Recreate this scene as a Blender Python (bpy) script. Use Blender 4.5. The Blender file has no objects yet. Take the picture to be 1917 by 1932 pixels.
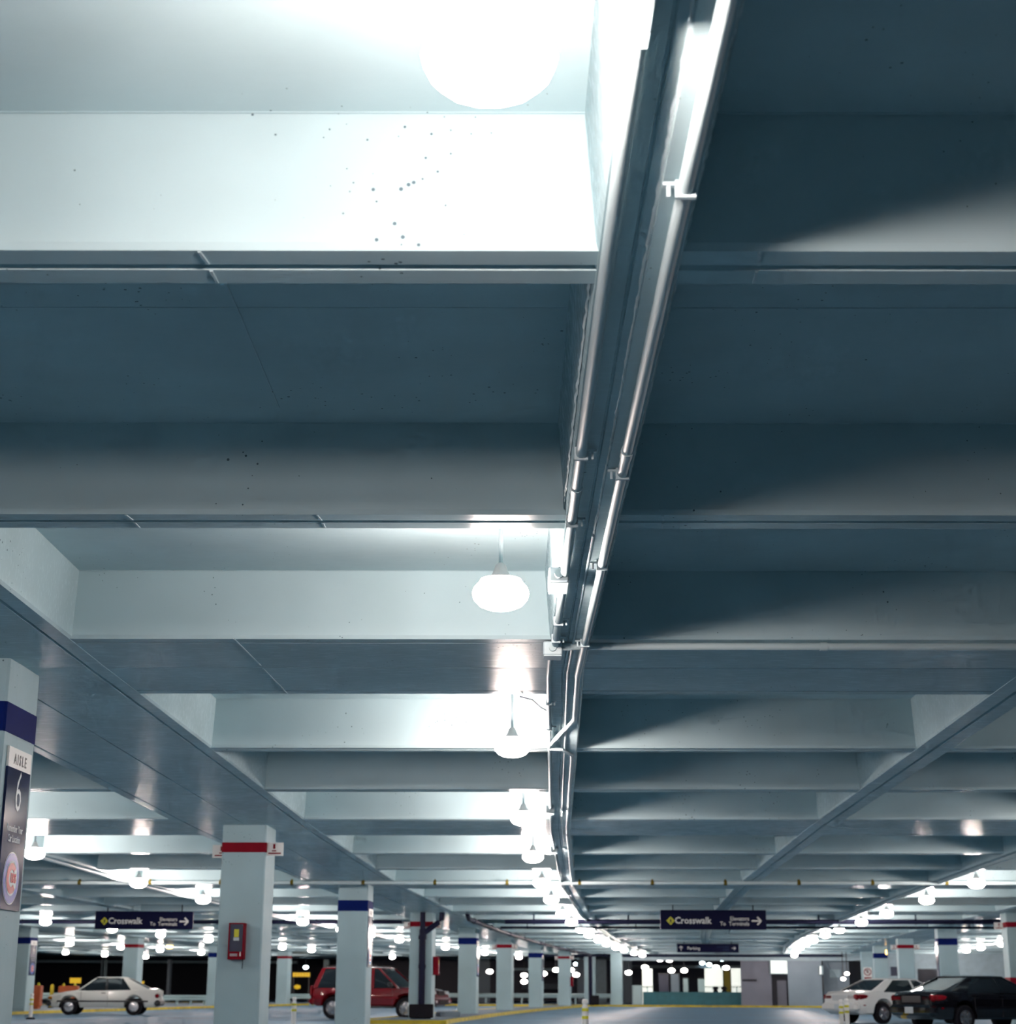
import bpy, math, random
from mathutils import Vector, Matrix
random.seed(7)
R = math.radians
scene = bpy.context.scene
col = scene.collection

# ------------------------------------------------------------------ camera
FPX, PITCH, ROLL = 3165.8, 0.2781, 0.0040
EYE = 0.93
cam_d = bpy.data.cameras.new('camera')
cam = bpy.data.objects.new('camera', cam_d); col.objects.link(cam)
cam_d.sensor_fit = 'HORIZONTAL'; cam_d.sensor_width = 56.0; cam_d.lens = 56.0 * FPX / 1917.0
cp, sp, cr, sr = math.cos(PITCH), math.sin(PITCH), math.cos(ROLL), math.sin(ROLL)
upc = Vector((0, -sp, cp)); fwd = Vector((0, cp, sp)); rt = Vector((1, 0, 0))
right = rt * cr + upc * sr; up = upc * cr - rt * sr
m = Matrix((right, up, -fwd)).transposed().to_4x4(); m.translation = (0, 0, EYE)
cam.matrix_world = m
cam_d.dof.use_dof = True; cam_d.dof.focus_distance = 11.0; cam_d.dof.aperture_fstop = 5.6
cam_d.clip_end = 600
scene.camera = cam

# ------------------------------------------------------------------ world and exposure
w = bpy.data.worlds.new('night'); scene.world = w; w.use_nodes = True
w.node_tree.nodes['Background'].inputs[0].default_value = (0.010, 0.014, 0.03, 1)
w.node_tree.nodes['Background'].inputs[1].default_value = 0.25
scene.view_settings.view_transform = 'Standard'; scene.view_settings.look = 'None'
scene.view_settings.gamma = 1.0; scene.view_settings.use_curve_mapping = False
scene.view_settings.exposure = 0.0
scene.cycles.max_bounces = 5; scene.cycles.diffuse_bounces = 4; scene.cycles.glossy_bounces = 2; scene.cycles.transmission_bounces = 1
scene.cycles.sample_clamp_indirect = 6.0; scene.cycles.caustics_reflective = False; scene.cycles.caustics_refractive = False
scene.cycles.use_adaptive_sampling = True; scene.cycles.adaptive_threshold = 0.12; scene.cycles.adaptive_min_samples = 12
LAMP_POWER = 385.0           # radiance of a lit globe

# ------------------------------------------------------------------ helpers
def at(x, y, Y):
    """world point seen at photo pixel (x, y), Y metres ahead of the camera"""
    dx, dy = x - 958.5, y - 966.0
    a, b = cr * dx + sr * dy, -sr * dx + cr * dy
    rx, ry = a / FPX, -b / FPX
    d = Vector((rx, cp - sp * ry, sp + cp * ry))
    return Vector((0, 0, EYE)) + d * (Y / d.y)

class MB:
    def __init__(s): s.v = []; s.f = []; s.m = []; s.mi = 0
    def add(s, vs, fs):
        o = len(s.v); s.v += [tuple(p) for p in vs]
        for f in fs: s.f.append(tuple(o + i for i in f)); s.m.append(s.mi)
        return s
    def hexa(s, p):   # 8 points, bottom ring 0-3, top ring 4-7
        return s.add(p, [(3, 2, 1, 0), (4, 5, 6, 7), (0, 1, 5, 4), (1, 2, 6, 5), (2, 3, 7, 6), (3, 0, 4, 7)])
    def box(s, c, d, rz=0.0):
        c = Vector(c); hx, hy, hz = d[0] / 2, d[1] / 2, d[2] / 2
        ca, sa = math.cos(rz), math.sin(rz); P = []
        for z in (-hz, hz):
            for x, y in ((-hx, -hy), (hx, -hy), (hx, hy), (-hx, hy)):
                P.append((c.x + ca * x - sa * y, c.y + sa * x + ca * y, c.z + z))
        return s.hexa(P)
    def bbox(s, c, d, b=0.02, rz=0.0):   # box with chamfered vertical edges and top
        c = Vector(c); hx, hy, hz = d[0] / 2, d[1] / 2, d[2] / 2
        def ring(ix, z):
            x, y = hx - ix, hy - ix
            return [(-x + b, -y, z), (x - b, -y, z), (x, -y + b, z), (x, y - b, z), (x - b, y, z), (-x + b, y, z), (-x, y - b, z), (-x, -y + b, z)]
        rings = [ring(b, -hz), ring(0, -hz + b), ring(0, hz - b), ring(b, hz)]
        ca, sa = math.cos(rz), math.sin(rz)
        vs = [(c.x + ca * x - sa * y, c.y + sa * x + ca * y, c.z + z) for r in rings for x, y, z in r]
        fs = [tuple(reversed(range(8))), tuple(range(24, 32))]
        for k in range(3):
            for i in range(8):
                j = (i + 1) % 8; fs.append((k * 8 + i, k * 8 + j, k * 8 + 8 + j, k * 8 + 8 + i))
        return s.add(vs, fs)
    def prism(s, A, B):   # two matching polygons
        n = len(A); fs = [tuple(reversed(range(n))), tuple(range(n, 2 * n))]
        for i in range(n): j = (i + 1) % n; fs.append((i, j, n + j, n + i))
        return s.add(list(A) + list(B), fs)
    def tube(s, pts, r, n=10, cap=True):
        pts = [Vector(p) for p in pts]; rings = []
        for i, p in enumerate(pts):
            a = pts[max(i - 1, 0)]; b = pts[min(i + 1, len(pts) - 1)]; t = (b - a).normalized()
            ref = Vector((0, 0, 1)) if abs(t.z) < 0.9 else Vector((1, 0, 0))
            e1 = t.cross(ref).normalized(); e2 = e1.cross(t)
            rad = r[i] if isinstance(r, (list, tuple)) else r
            rings.append([p + (e1 * math.cos(2 * math.pi * k / n) + e2 * math.sin(2 * math.pi * k / n)) * rad for k in range(n)])
        vs = [q for rg in rings for q in rg]; fs = []
        for i in range(len(pts) - 1):
            for k in range(n):
                j = (k + 1) % n; fs.append((i * n + k, i * n + j, (i + 1) * n + j, (i + 1) * n + k))
        if cap: fs += [tuple(reversed(range(n))), tuple(range((len(pts) - 1) * n, len(pts) * n))]
        return s.add(vs, fs)
    def lathe(s, prof, n=24, M=None):   # profile of (radius, height) about z
        vs = []; fs = []
        for r, z in prof:
            for k in range(n):
                a = 2 * math.pi * k / n; p = Vector((r * math.cos(a), r * math.sin(a), z)); vs.append(M @ p if M else p)
        for i in range(len(prof) - 1):
            for k in range(n):
                j = (k + 1) % n; fs.append((i * n + k, i * n + j, (i + 1) * n + j, (i + 1) * n + k))
        fs += [tuple(reversed(range(n))), tuple(range((len(prof) - 1) * n, len(prof) * n))]
        return s.add(vs, fs)
    def mesh(s, name, mats, smooth=False):
        me = bpy.data.meshes.new(name); me.from_pydata(s.v, [], s.f)
        for mt in (mats if isinstance(mats, (list, tuple)) else [mats]): me.materials.append(mt)
        for p, k in zip(me.polygons, s.m): p.material_index = k
        if smooth:
            me.shade_smooth(); me.set_sharp_from_angle(angle=R(38))
        me.update(); return me
    def build(s, name, mats, parent=None, smooth=False, loc=None):
        o = bpy.data.objects.new(name, s.mesh(name, mats, smooth)); col.objects.link(o)
        if parent: o.parent = parent
        if loc is not None: o.location = loc
        return o

def empty(name, loc=(0, 0, 0), rz=0.0, parent=None):
    o = bpy.data.objects.new(name, None); col.objects.link(o); o.location = loc; o.rotation_euler = (0, 0, rz)
    o.empty_display_size = 0.1
    if parent: o.parent = parent
    return o
def tag(o, label, cat, group=None):
    o['label'] = label; o['category'] = cat
    if group: o['group'] = group
    return o
def struct(o, label=None):
    o['kind'] = 'structure'
    if label: o['label'] = label
    return o
def link_copy(src, parent, loc=None):
    o = src.copy(); col.objects.link(o); o.parent = parent
    if loc is not None: o.location = loc
    return o

# ------------------------------------------------------------------ materials
def mat(name, colr, rough=0.6, metal=0.0, spec=0.5, emit=None, estr=0.0, var=0.0, vscale=3.0, bump=0.0, bscale=40.0, stretch=None, coat=0.0, alpha=None, rvar=0.0):
    mt = bpy.data.materials.new(name); mt.use_nodes = True; nt = mt.node_tree; b = nt.nodes['Principled BSDF']
    b.inputs['Base Color'].default_value = (*colr, 1); b.inputs['Roughness'].default_value = rough
    b.inputs['Metallic'].default_value = metal; b.inputs['Specular IOR Level'].default_value = spec
    b.inputs['Coat Weight'].default_value = coat
    if emit: b.inputs['Emission Color'].default_value = (*emit, 1); b.inputs['Emission Strength'].default_value = estr
    if var or bump or rvar:
        tc = nt.nodes.new('ShaderNodeTexCoord'); mp = nt.nodes.new('ShaderNodeMapping')
        nt.links.new(tc.outputs['Object'], mp.inputs[0])
        if stretch: mp.inputs['Scale'].default_value = stretch
        n = nt.nodes.new('ShaderNodeTexNoise'); n.inputs['Scale'].default_value = vscale; n.inputs['Detail'].default_value = 6
        nt.links.new(mp.outputs[0], n.inputs['Vector'])
        if var:
            rp = nt.nodes.new('ShaderNodeValToRGB'); nt.links.new(n.outputs[0], rp.inputs[0])
            rp.color_ramp.elements[0].position = 0.3; rp.color_ramp.elements[1].position = 0.7
            rp.color_ramp.elements[0].color = (*[c * (1 - var) for c in colr], 1)
            rp.color_ramp.elements[1].color = (*[min(1, c * (1 + var * 0.6)) for c in colr], 1)
            nt.links.new(rp.outputs[0], b.inputs['Base Color'])
        if rvar:
            mr = nt.nodes.new('ShaderNodeMapRange'); nt.links.new(n.outputs[0], mr.inputs[0])
            mr.inputs[1].default_value = 0.3; mr.inputs[2].default_value = 0.7
            mr.inputs[3].default_value = max(0.03, rough - rvar); mr.inputs[4].default_value = rough + rvar
            nt.links.new(mr.outputs[0], b.inputs['Roughness'])
        if bump:
            n2 = nt.nodes.new('ShaderNodeTexNoise'); n2.inputs['Scale'].default_value = bscale; n2.inputs['Detail'].default_value = 4
            nt.links.new(mp.outputs[0], n2.inputs['Vector'])
            bp = nt.nodes.new('ShaderNodeBump'); bp.inputs['Strength'].default_value = bump; bp.inputs['Distance'].default_value = 0.01
            nt.links.new(n2.outputs[0], bp.inputs['Height']); nt.links.new(bp.outputs[0], b.inputs['Normal'])
    return mt

def paint_mat(name, colr, rough, streak, pits=True, bumpy=0.25, spec=0.2):
    """painted concrete: pits, blotches and a brushed sheen that follows the formwork boards"""
    mt = mat(name, colr, rough, spec=spec); nt = mt.node_tree; b = nt.nodes['Principled BSDF']; L = nt.links.new
    tc = nt.nodes.new('ShaderNodeTexCoord')
    n1 = nt.nodes.new('ShaderNodeTexNoise'); n1.inputs['Scale'].default_value = 0.9; n1.inputs['Detail'].default_value = 2
    L(tc.outputs['Object'], n1.inputs['Vector'])
    rp = nt.nodes.new('ShaderNodeValToRGB'); L(n1.outputs[0], rp.inputs[0])
    rp.color_ramp.elements[0].position = 0.32; rp.color_ramp.elements[1].position = 0.68
    rp.color_ramp.elements[0].color = (*[c * 0.90 for c in colr], 1); rp.color_ramp.elements[1].color = (*[min(1, c * 1.05) for c in colr], 1)
    last = rp.outputs[0]
    hsum = None
    if pits:
        vo = nt.nodes.new('ShaderNodeTexVoronoi'); vo.inputs['Scale'].default_value = 17.0; L(tc.outputs['Object'], vo.inputs['Vector'])
        nz = nt.nodes.new('ShaderNodeTexNoise'); nz.inputs['Scale'].default_value = 1.6; L(tc.outputs['Object'], nz.inputs['Vector'])
        thr = nt.nodes.new('ShaderNodeMapRange'); L(nz.outputs[0], thr.inputs[0])
        thr.inputs[1].default_value = 0.45; thr.inputs[2].default_value = 0.70; thr.inputs[3].default_value = 0.0; thr.inputs[4].default_value = 0.14
        lt = nt.nodes.new('ShaderNodeMath'); lt.operation = 'LESS_THAN'; L(vo.outputs['Distance'], lt.inputs[0]); L(thr.outputs[0], lt.inputs[1])
        mx = nt.nodes.new('ShaderNodeMix'); mx.data_type = 'RGBA'; L(lt.outputs[0], mx.inputs['Factor']); L(last, mx.inputs['A'])
        mx.inputs['B'].default_value = (colr[0] * 0.25, colr[1] * 0.27, colr[2] * 0.3, 1); last = mx.outputs['Result']
        hsum = lt.outputs[0]
    L(last, b.inputs['Base Color'])
    mp = nt.nodes.new('ShaderNodeMapping'); mp.inputs['Scale'].default_value = streak; L(tc.outputs['Object'], mp.inputs[0])
    n3 = nt.nodes.new('ShaderNodeTexNoise'); n3.inputs['Scale'].default_value = 14; n3.inputs['Detail'].default_value = 3; L(mp.outputs[0], n3.inputs['Vector'])
    mr = nt.nodes.new('ShaderNodeMapRange'); L(n3.outputs[0], mr.inputs[0]); mr.inputs[1].default_value = .3; mr.inputs[2].default_value = .7
    mr.inputs[3].default_value = max(.1, rough - .08); mr.inputs[4].default_value = rough + .12; L(mr.outputs[0], b.inputs['Roughness'])
    bp = nt.nodes.new('ShaderNodeBump'); bp.inputs['Strength'].default_value = bumpy; bp.inputs['Distance'].default_value = 0.006
    L(n3.outputs[0], bp.inputs['Height'])
    if hsum:
        bp2 = nt.nodes.new('ShaderNodeBump'); bp2.invert = True; bp2.inputs['Strength'].default_value = 0.6; bp2.inputs['Distance'].default_value = 0.01
        L(hsum, bp2.inputs['Height']); L(bp.outputs[0], bp2.inputs['Normal']); L(bp2.outputs[0], b.inputs['Normal'])
    else: L(bp.outputs[0], b.inputs['Normal'])
    return mt

PAINT = (0.482, 0.632, 0.672)
M = {}
M['slab'] = paint_mat('painted_slab', PAINT, 0.55, (0.6, 1.6, 1), bumpy=0.10)
M['beam'] = paint_mat('painted_beam', PAINT, 0.21, (0.35, 2.6, 1.2), bumpy=0.10, spec=0.010)
M['rough'] = paint_mat('rough_mortar', (0.52, 0.65, 0.69), 0.5, (3, 3, 3), bumpy=0.9)
M['column'] = paint_mat('painted_column', (0.385, 0.54, 0.585), 0.6, (1.5, 1.5, 0.4), bumpy=0.12)
M['pipe'] = mat('painted_pipe', (0.50, 0.62, 0.65), 0.5, spec=.2, bump=0.1, bscale=25)
M['box'] = mat('painted_steel_box', (0.53, 0.65, 0.69), 0.4)
M['floor'] = mat('parking_floor', (0.158, 0.285, 0.395), 0.55, spec=.14, var=0.35, vscale=0.35, rvar=0.10, bump=0.08, bscale=8, stretch=(0.35, 1.2, 1))
M['walk'] = mat('walkway_concrete', (0.18, 0.25, 0.31), 0.6, var=0.2, vscale=1.0)
M['yellow'] = mat('yellow_curb_paint', (0.62, 0.47, 0.012), 0.55, var=0.3, vscale=2.0)
M['blue'] = mat('blue_band_paint', (0.006, 0.016, 0.12), 0.6, spec=.02, var=0.1)
M['red'] = mat('red_band_paint', (0.22, 0.007, 0.018), 0.55, spec=.05, var=0.1)
def glow(name, colr, strength, sampled=True):
    mt = bpy.data.materials.new(name); mt.use_nodes = True; nt = mt.node_tree; nt.nodes.remove(nt.nodes['Principled BSDF'])
    e = nt.nodes.new('ShaderNodeEmission'); e.inputs[0].default_value = (*colr, 1); e.inputs[1].default_value = strength
    nt.links.new(e.outputs[0], nt.nodes['Material Output'].inputs[0]); mt.cycles.emission_sampling = 'FRONT' if sampled else 'NONE'
    return mt
LAMPC = (1.0, 0.835, 0.765)
M['globe'] = glow('lit_globe', LAMPC, LAMP_POWER)                   # flanks of the refractor
M['globe_low'] = glow('lit_globe_underside', LAMPC, LAMP_POWER * .12)   # its underside sends out less light
M['housing'] = mat('lamp_housing', (0.85, 0.85, 0.84), 0.6, spec=.2)
M['navy'] = mat('navy_sign_panel', (0.004, 0.006, 0.035), 0.5, spec=.08)
M['whitep'] = mat('sign_white', (0.78, 0.80, 0.78), 0.4)
M['signy'] = mat('sign_yellow', (0.62, 0.60, 0.03), 0.4)
M['ink'] = mat('black_ink', (0.012, 0.014, 0.02), 0.4)
M['poster'] = mat('poster_navy', (0.018, 0.03, 0.085), 0.12, spec=0.03, var=0.35, vscale=1.5)
M['logob'] = mat('emblem_blue', (0.012, 0.075, 0.42), 0.2, spec=.04)
M['logor'] = mat('emblem_red', (0.48, 0.028, 0.045), 0.2, spec=.04)
M['logow'] = mat('emblem_white', (0.62, 0.68, 0.70), 0.2, spec=.04)
M['text_pale'] = mat('pale_lettering', (0.50, 0.58, 0.62), 0.35, spec=.15)
M['darkpipe'] = mat('dark_drain_pipe', (0.008, 0.010, 0.032), 0.5, spec=.12)
M['black'] = mat('black_rubber', (0.010, 0.010, 0.014), 0.6, spec=.1)
M['glassdk'] = mat('car_glass', (0.012, 0.018, 0.024), 0.05, spec=0.8)
M['chrome'] = mat('chrome', (0.75, 0.77, 0.8), 0.12, metal=1.0)
M['alloy'] = mat('alloy_wheel', (0.55, 0.57, 0.6), 0.25, metal=0.9)
M['carwhite'] = mat('car_paint_white', (0.74, 0.77, 0.76), 0.22, coat=0.6)
M['carsilver'] = mat('car_paint_pale', (0.70, 0.72, 0.68), 0.28, coat=0.4)
M['carblack'] = mat('car_paint_black', (0.006, 0.006, 0.009), 0.12, coat=1.0)
M['carred'] = mat('car_paint_red', (0.17, 0.004, 0.010), 0.2, coat=0.7)
M['tail'] = mat('tail_lens', (0.22, 0.006, 0.012), 0.12, coat=0.5)
M['amber'] = mat('amber_lens', (0.55, 0.22, 0.02), 0.2)
M['headl'] = mat('headlamp_lens', (0.55, 0.6, 0.62), 0.08, spec=0.9)
M['plastic'] = mat('dark_trim', (0.02, 0.022, 0.026), 0.45)
M['orange'] = mat('orange_barrier', (0.42, 0.085, 0.018), 0.55, var=0.15)
M['teal'] = mat('teal_wall', (0.018, 0.17, 0.21), 0.5, var=0.15)
M['tealrail'] = mat('galvanised_rail', (0.42, 0.58, 0.60), 0.4)
M['mauve'] = mat('grey_mauve_wall', (0.20, 0.215, 0.27), 0.65, var=0.2, vscale=0.5)
M['bluegrey'] = mat('blue_grey_wall', (0.22, 0.285, 0.34), 0.6, var=0.2, vscale=0.4)
M['palewall'] = mat('pale_blue_wall', (0.36, 0.48, 0.54), 0.6, var=0.1)
M['dark'] = mat('dark_recess', (0.012, 0.016, 0.028), 0.6)
M['darkblue'] = mat('dark_blue_panel', (0.012, 0.022, 0.06), 0.4)
M['litwhite'] = mat('lit_white_panel', (0.8, 0.82, 0.78), 0.5, emit=(0.92, 0.96, 0.90), estr=0.75)
M['littower'] = mat('lit_glass_tower', (0.8, 0.82, 0.78), 0.5, emit=(0.90, 0.97, 0.88), estr=0.72)
M['litamber'] = mat('lit_amber_sign', (0.8, 0.5, 0.05), 0.5, emit=(1.0, 0.62, 0.04), estr=0.55)
M['litcool'] = mat('lit_cool_lamp', (0.8, 0.9, 0.95), 0.3, emit=(0.75, 0.95, 1.0), estr=9.0)
M['litwarm'] = mat('lit_warm_lamp', (0.9, 0.8, 0.6), 0.3, emit=(1.0, 0.55, 0.16), estr=6.0)
M['asphalt'] = mat('night_road', (0.03, 0.03, 0.035), 0.7)

for k_ in ('litwhite', 'littower', 'litamber', 'litcool', 'litwarm'): M[k_].cycles.emission_sampling = 'NONE'

# ------------------------------------------------------------------ the bent grid of the garage
S = 13.2374; GW = 1.26; RW = 0.165; SLAB = 0.55
PHI = [0.08, 0.08, 1.57, 2.57, 4.2, 5.0, 6.1, 7.2, 8.6, 9.5, 10.5]     # heading of each bay, degrees
H = [2.68, 2.6786, 2.71, 2.5577, 2.4266, 2.36, 2.36, 2.36, 2.36, 2.36, 2.36, 2.36]
H = [EYE + h for h in H]
# node 0 lies behind the camera, node 1 just overhead, node 2 is the first column row (A), node 3 = B ...
nodes = [None] * 12
nodes[2] = Vector((0.5081, 14.4369))
dirs = [Vector((math.sin(R(p)), math.cos(R(p)))) for p in PHI]
nodes[1] = nodes[2] - dirs[1] * S; nodes[0] = nodes[1] - dirs[0] * S
for i in range(3, 12): nodes[i] = nodes[i - 1] + dirs[i - 1] * S
norm = []
for i in range(12):
    a = PHI[max(0, i - 1)]; b = PHI[min(10, i)]; p = R((a + b) / 2); norm.append(Vector((math.cos(p), -math.sin(p))))
def G(i, u, s, dz=0.0):
    """point at lateral offset u, s metres past node i (negative = in the bay before), dz above the soffit"""
    k = i
    while s < 0: k -= 1; s += S
    while s > S: k += 1; s -= S
    t = s / S
    a = nodes[k] + norm[k] * u; b = nodes[k + 1] + norm[k + 1] * u; q = a.lerp(b, t)
    return Vector((q.x, q.y, H[k] * (1 - t) + H[k + 1] * t + dz))
def heading(i): return -R(PHI[min(10, i)])

LONG = [(-40.9, 'g'), (-35.83, 'b'), (-31.94, 'r'), (-28.07, 'b'), (-23.0, 'g'), (-17.93, 'b'), (-14.04, 'r'), (-10.15, 'b'), (-5.08, 'g'),
        (0.0, 'b'), (4.2, 'r'), (8.4, 'b'), (13.5, 'g'), (18.6, 'b'), (22.45, 'r'), (26.3, 'b'), (31.4, 'g')]
HW = {'g': 1.07, 'b': 0.164, 'r': 0.205}
LASTN = 10      # last girder row
CL = (S - 2 * GW - 4 * RW) / 3            # clear length of a coffer
RIBS = [GW + CL + RW, S - GW - CL - RW]   # rib centre lines in a bay

def visible(i, u0, u1, extra=6.0):
    Y1 = nodes[min(i + 1, 11)].y; lim = max(5.0, 0.31 * Y1) + extra
    xc = nodes[min(i + 1, 11)].x
    return u1 + xc > -lim and u0 + xc < lim

ceiling = empty('ceiling'); struct(ceiling, 'white painted concrete coffered garage ceiling with ribs and girders')

def long_profile(kind):
    if kind == 'g':
        return [(-1.11, .6), (-1.075, .02), (-1.055, 0), (-.92, 0), (-.915, .018), (-.895, .018), (-.89, 0), (-.008, 0), (-.005, .015), (.005, .015), (.008, 0),
                (.89, 0), (.895, .018), (.915, .018), (.92, 0), (1.055, 0), (1.075, .02), (1.11, .6)]
    if kind == 'b':
        return [(-.21, .6), (-.168, .035), (-.156, .0), (-.032, 0), (-.028, .012), (-.020, .012), (-.016, 0), (.020, 0), (.030, -.022), (.150, -.022), (.168, .02), (.21, .6)]
    return [(-.25, .6), (-.21, .02), (-.195, 0), (-.02, 0), (-.015, .025), (.015, .025), (.02, 0), (.195, 0), (.21, .02), (.25, .6)]

ROWS = range(0, LASTN)
for i in ROWS:
    us = [u for u, k in LONG if visible(i, u - 4, u + 4)]
    if not us: continue
    ulo, uhi = min(us) - 1.2, max(us) + 1.2
    # slab of the bay, with the faint board lines of its formwork
    mb = MB(); c = [G(i, ulo, 0, SLAB), G(i, uhi, 0, SLAB), G(i, uhi, S, SLAB), G(i, ulo, S, SLAB)]
    mb.hexa(c + [p + Vector((0, 0, .15)) for p in c])
    mb.build('slab', M['slab'], ceiling)
    if i in (1, 2):
        for s0 in (GW, GW + CL + 2 * RW, GW + 2 * CL + 4 * RW):
            for fr in (.22, .46, .985):
                mb = MB(); s1 = s0 + CL * fr
                p = [G(i, -4, s1 - .004, SLAB - .004), G(i, 8.2, s1 - .004, SLAB - .004), G(i, 8.2, s1 + .004, SLAB - .004), G(i, -4, s1 + .004, SLAB - .004)]
                mb.hexa(p + [q + Vector((0, 0, .01)) for q in p]); mb.build('form_line', M['slab'], ceiling)
    # longitudinal members
    for u, k in LONG:
        if not visible(i, u - HW[k] - 4, u + HW[k] + 4): continue
        dz = -.004 if k != 'g' else -.002
        mb = MB(); pr = long_profile(k); flip = 1 if u < 4.3 or k != 'b' else -1
        if u == -17.93 or u == -35.83: flip = -1
        pr2 = [(flip * a, z) for a, z in pr]
        mb.prism([G(i, u + a, 0, z + dz) for a, z in pr2], [G(i, u + a, S, z + dz) for a, z in pr2])
        mb.build({'g': 'column_strip', 'b': 'beam', 'r': 'spine_rib'}[k], M['beam'], ceiling)
    # transverse ribs, one for each clear strip
    for (u0, k0), (u1, k1) in zip(LONG, LONG[1:]):
        a, b = u0 + HW[k0], u1 - HW[k1]
        if not visible(i, a - 2, b + 2): continue
        for sc in RIBS:
            pr = [(-.205, .6), (-RW, .03), (-RW + .012, 0), (-.026, 0), (-.022, .03), (.020, .03), (.026, 0), (RW - .012, 0), (RW, .03), (.205, .6)]
            mb = MB(); mb.prism([G(i, a - .02, sc + x, z) for x, z in pr], [G(i, b + .02, sc + x, z) for x, z in pr])
            mb.build('rib', M['beam'], ceiling)
# transverse girders, one for each clear strip of each row
gp = [(-1.305, .6), (-1.265, .03), (-1.25, 0), (-1.11, 0), (-1.105, .02), (-1.085, .02), (-1.08, 0), (-.010, 0), (-.006, .02), (.006, .02), (.010, 0),
      (1.08, 0), (1.085, .02), (1.105, .02), (1.11, 0), (1.25, 0), (1.265, .03), (1.305, .6)]
for i in range(1, LASTN):
    for (u0, k0), (u1, k1) in zip(LONG, LONG[1:]):
        a, b = u0 + HW[k0], u1 - HW[k1]
        if not visible(i, a - 2, b + 2): continue
        mb = MB()
        mb.prism([G(i, a - .02, x, z) for x, z in gp], [G(i, b + .02, x, z) for x, z in gp])
        mb.build('girder', M['beam'], ceiling)
# end girder of the last bay
for (u0, k0), (u1, k1) in zip(LONG, LONG[1:]):
    if not visible(LASTN - 1, u0, u1): continue
    mb = MB(); a, b = u0, u1
    mb.prism([G(LASTN - 1, a, S + x * .5, z) for x, z in gp[:9]] + [G(LASTN - 1, a, S - .02, .6)], [G(LASTN - 1, b, S + x * .5, z) for x, z in gp[:9]] + [G(LASTN - 1, b, S - .02, .6)])
    mb.build('girder', M['beam'], ceiling)

# hardened mortar that squeezed out along the beam's joint, and paint seams under the ribs
def ragged(i, s0, s1, u, wd, dz, th, step=.05):
    mb = MB(); n = int((s1 - s0) / step); prev = None
    for q in range(n + 1):
        s = s0 + (s1 - s0) * q / n
        l, r = u - wd * random.uniform(.2, 1), u + wd * random.uniform(.3, 1); t = th * random.uniform(.3, 1)
        cur = [G(i, l, s, dz + .01), G(i, (l + r) / 2, s, dz - t), G(i, r, s, dz + .01)]
        if prev:
            mb.add(prev + cur, [(0, 1, 4, 3), (1, 2, 5, 4)])
        prev = cur
    return mb.build('mortar_seam', M['rough'], ceiling)
ragged(1, 1.0, S - 1.3, .026, .012, -.014, .012)
ragged(1, GW + CL, S - GW - CL - 2 * RW, -.172, .012, .03, .008)
ragged(1, S - GW - CL * .8, S - GW, .10, .035, -.022, .010)
ragged(1, GW, S - GW, .168, .008, .02, .010)
ragged(2, .1, 1.2, .026, .018, -.012, .012)
ragged(2, GW, S - GW, .026, .008, -.012, .008, .1)
def seam(i, s0, s1, u0, u1):
    mb = MB(); wd = .006
    p = [G(i, u0 - wd, s0, -.004), G(i, u0 + wd, s0, -.004), G(i, u1 + wd, s1, -.004), G(i, u1 - wd, s1, -.004)]
    mb.hexa(p + [q + Vector((0, 0, .008)) for q in p]); mb.build('paint_seam', M['rough'], ceiling)
for sc, uu in ((RIBS[0], -1.66), (RIBS[1], -1.62), (RIBS[1], -2.75), (RIBS[0], .46), (RIBS[1], .42)):
    seam(1, sc - RW + .02, sc - .03, uu - .01, uu + .005); seam(1, sc + .03, sc + RW - .02, uu + .005, uu + .01)
seam(1, S - GW, S - .1, -2.70, -2.65); seam(2, .05, GW, -2.65, -2.62)
# crack line down the slab of the nearest coffers
seg = MB()
for s0, s1, u0, u1 in ((2.6, GW + CL, -2.48, -2.50), (GW + CL + 2 * RW + .9, GW + 2 * CL, -1.85, -1.83)):
    p = [G(1, u0 - .004, s0, SLAB - .005), G(1, u0 + .004, s0, SLAB - .005), G(1, u1 + .004, s1, SLAB - .005), G(1, u1 - .004, s1, SLAB - .005)]
    seg = MB(); seg.hexa(p + [q + Vector((0, 0, .008)) for q in p]); seg.build('paint_seam', M['rough'], ceiling)

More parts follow.
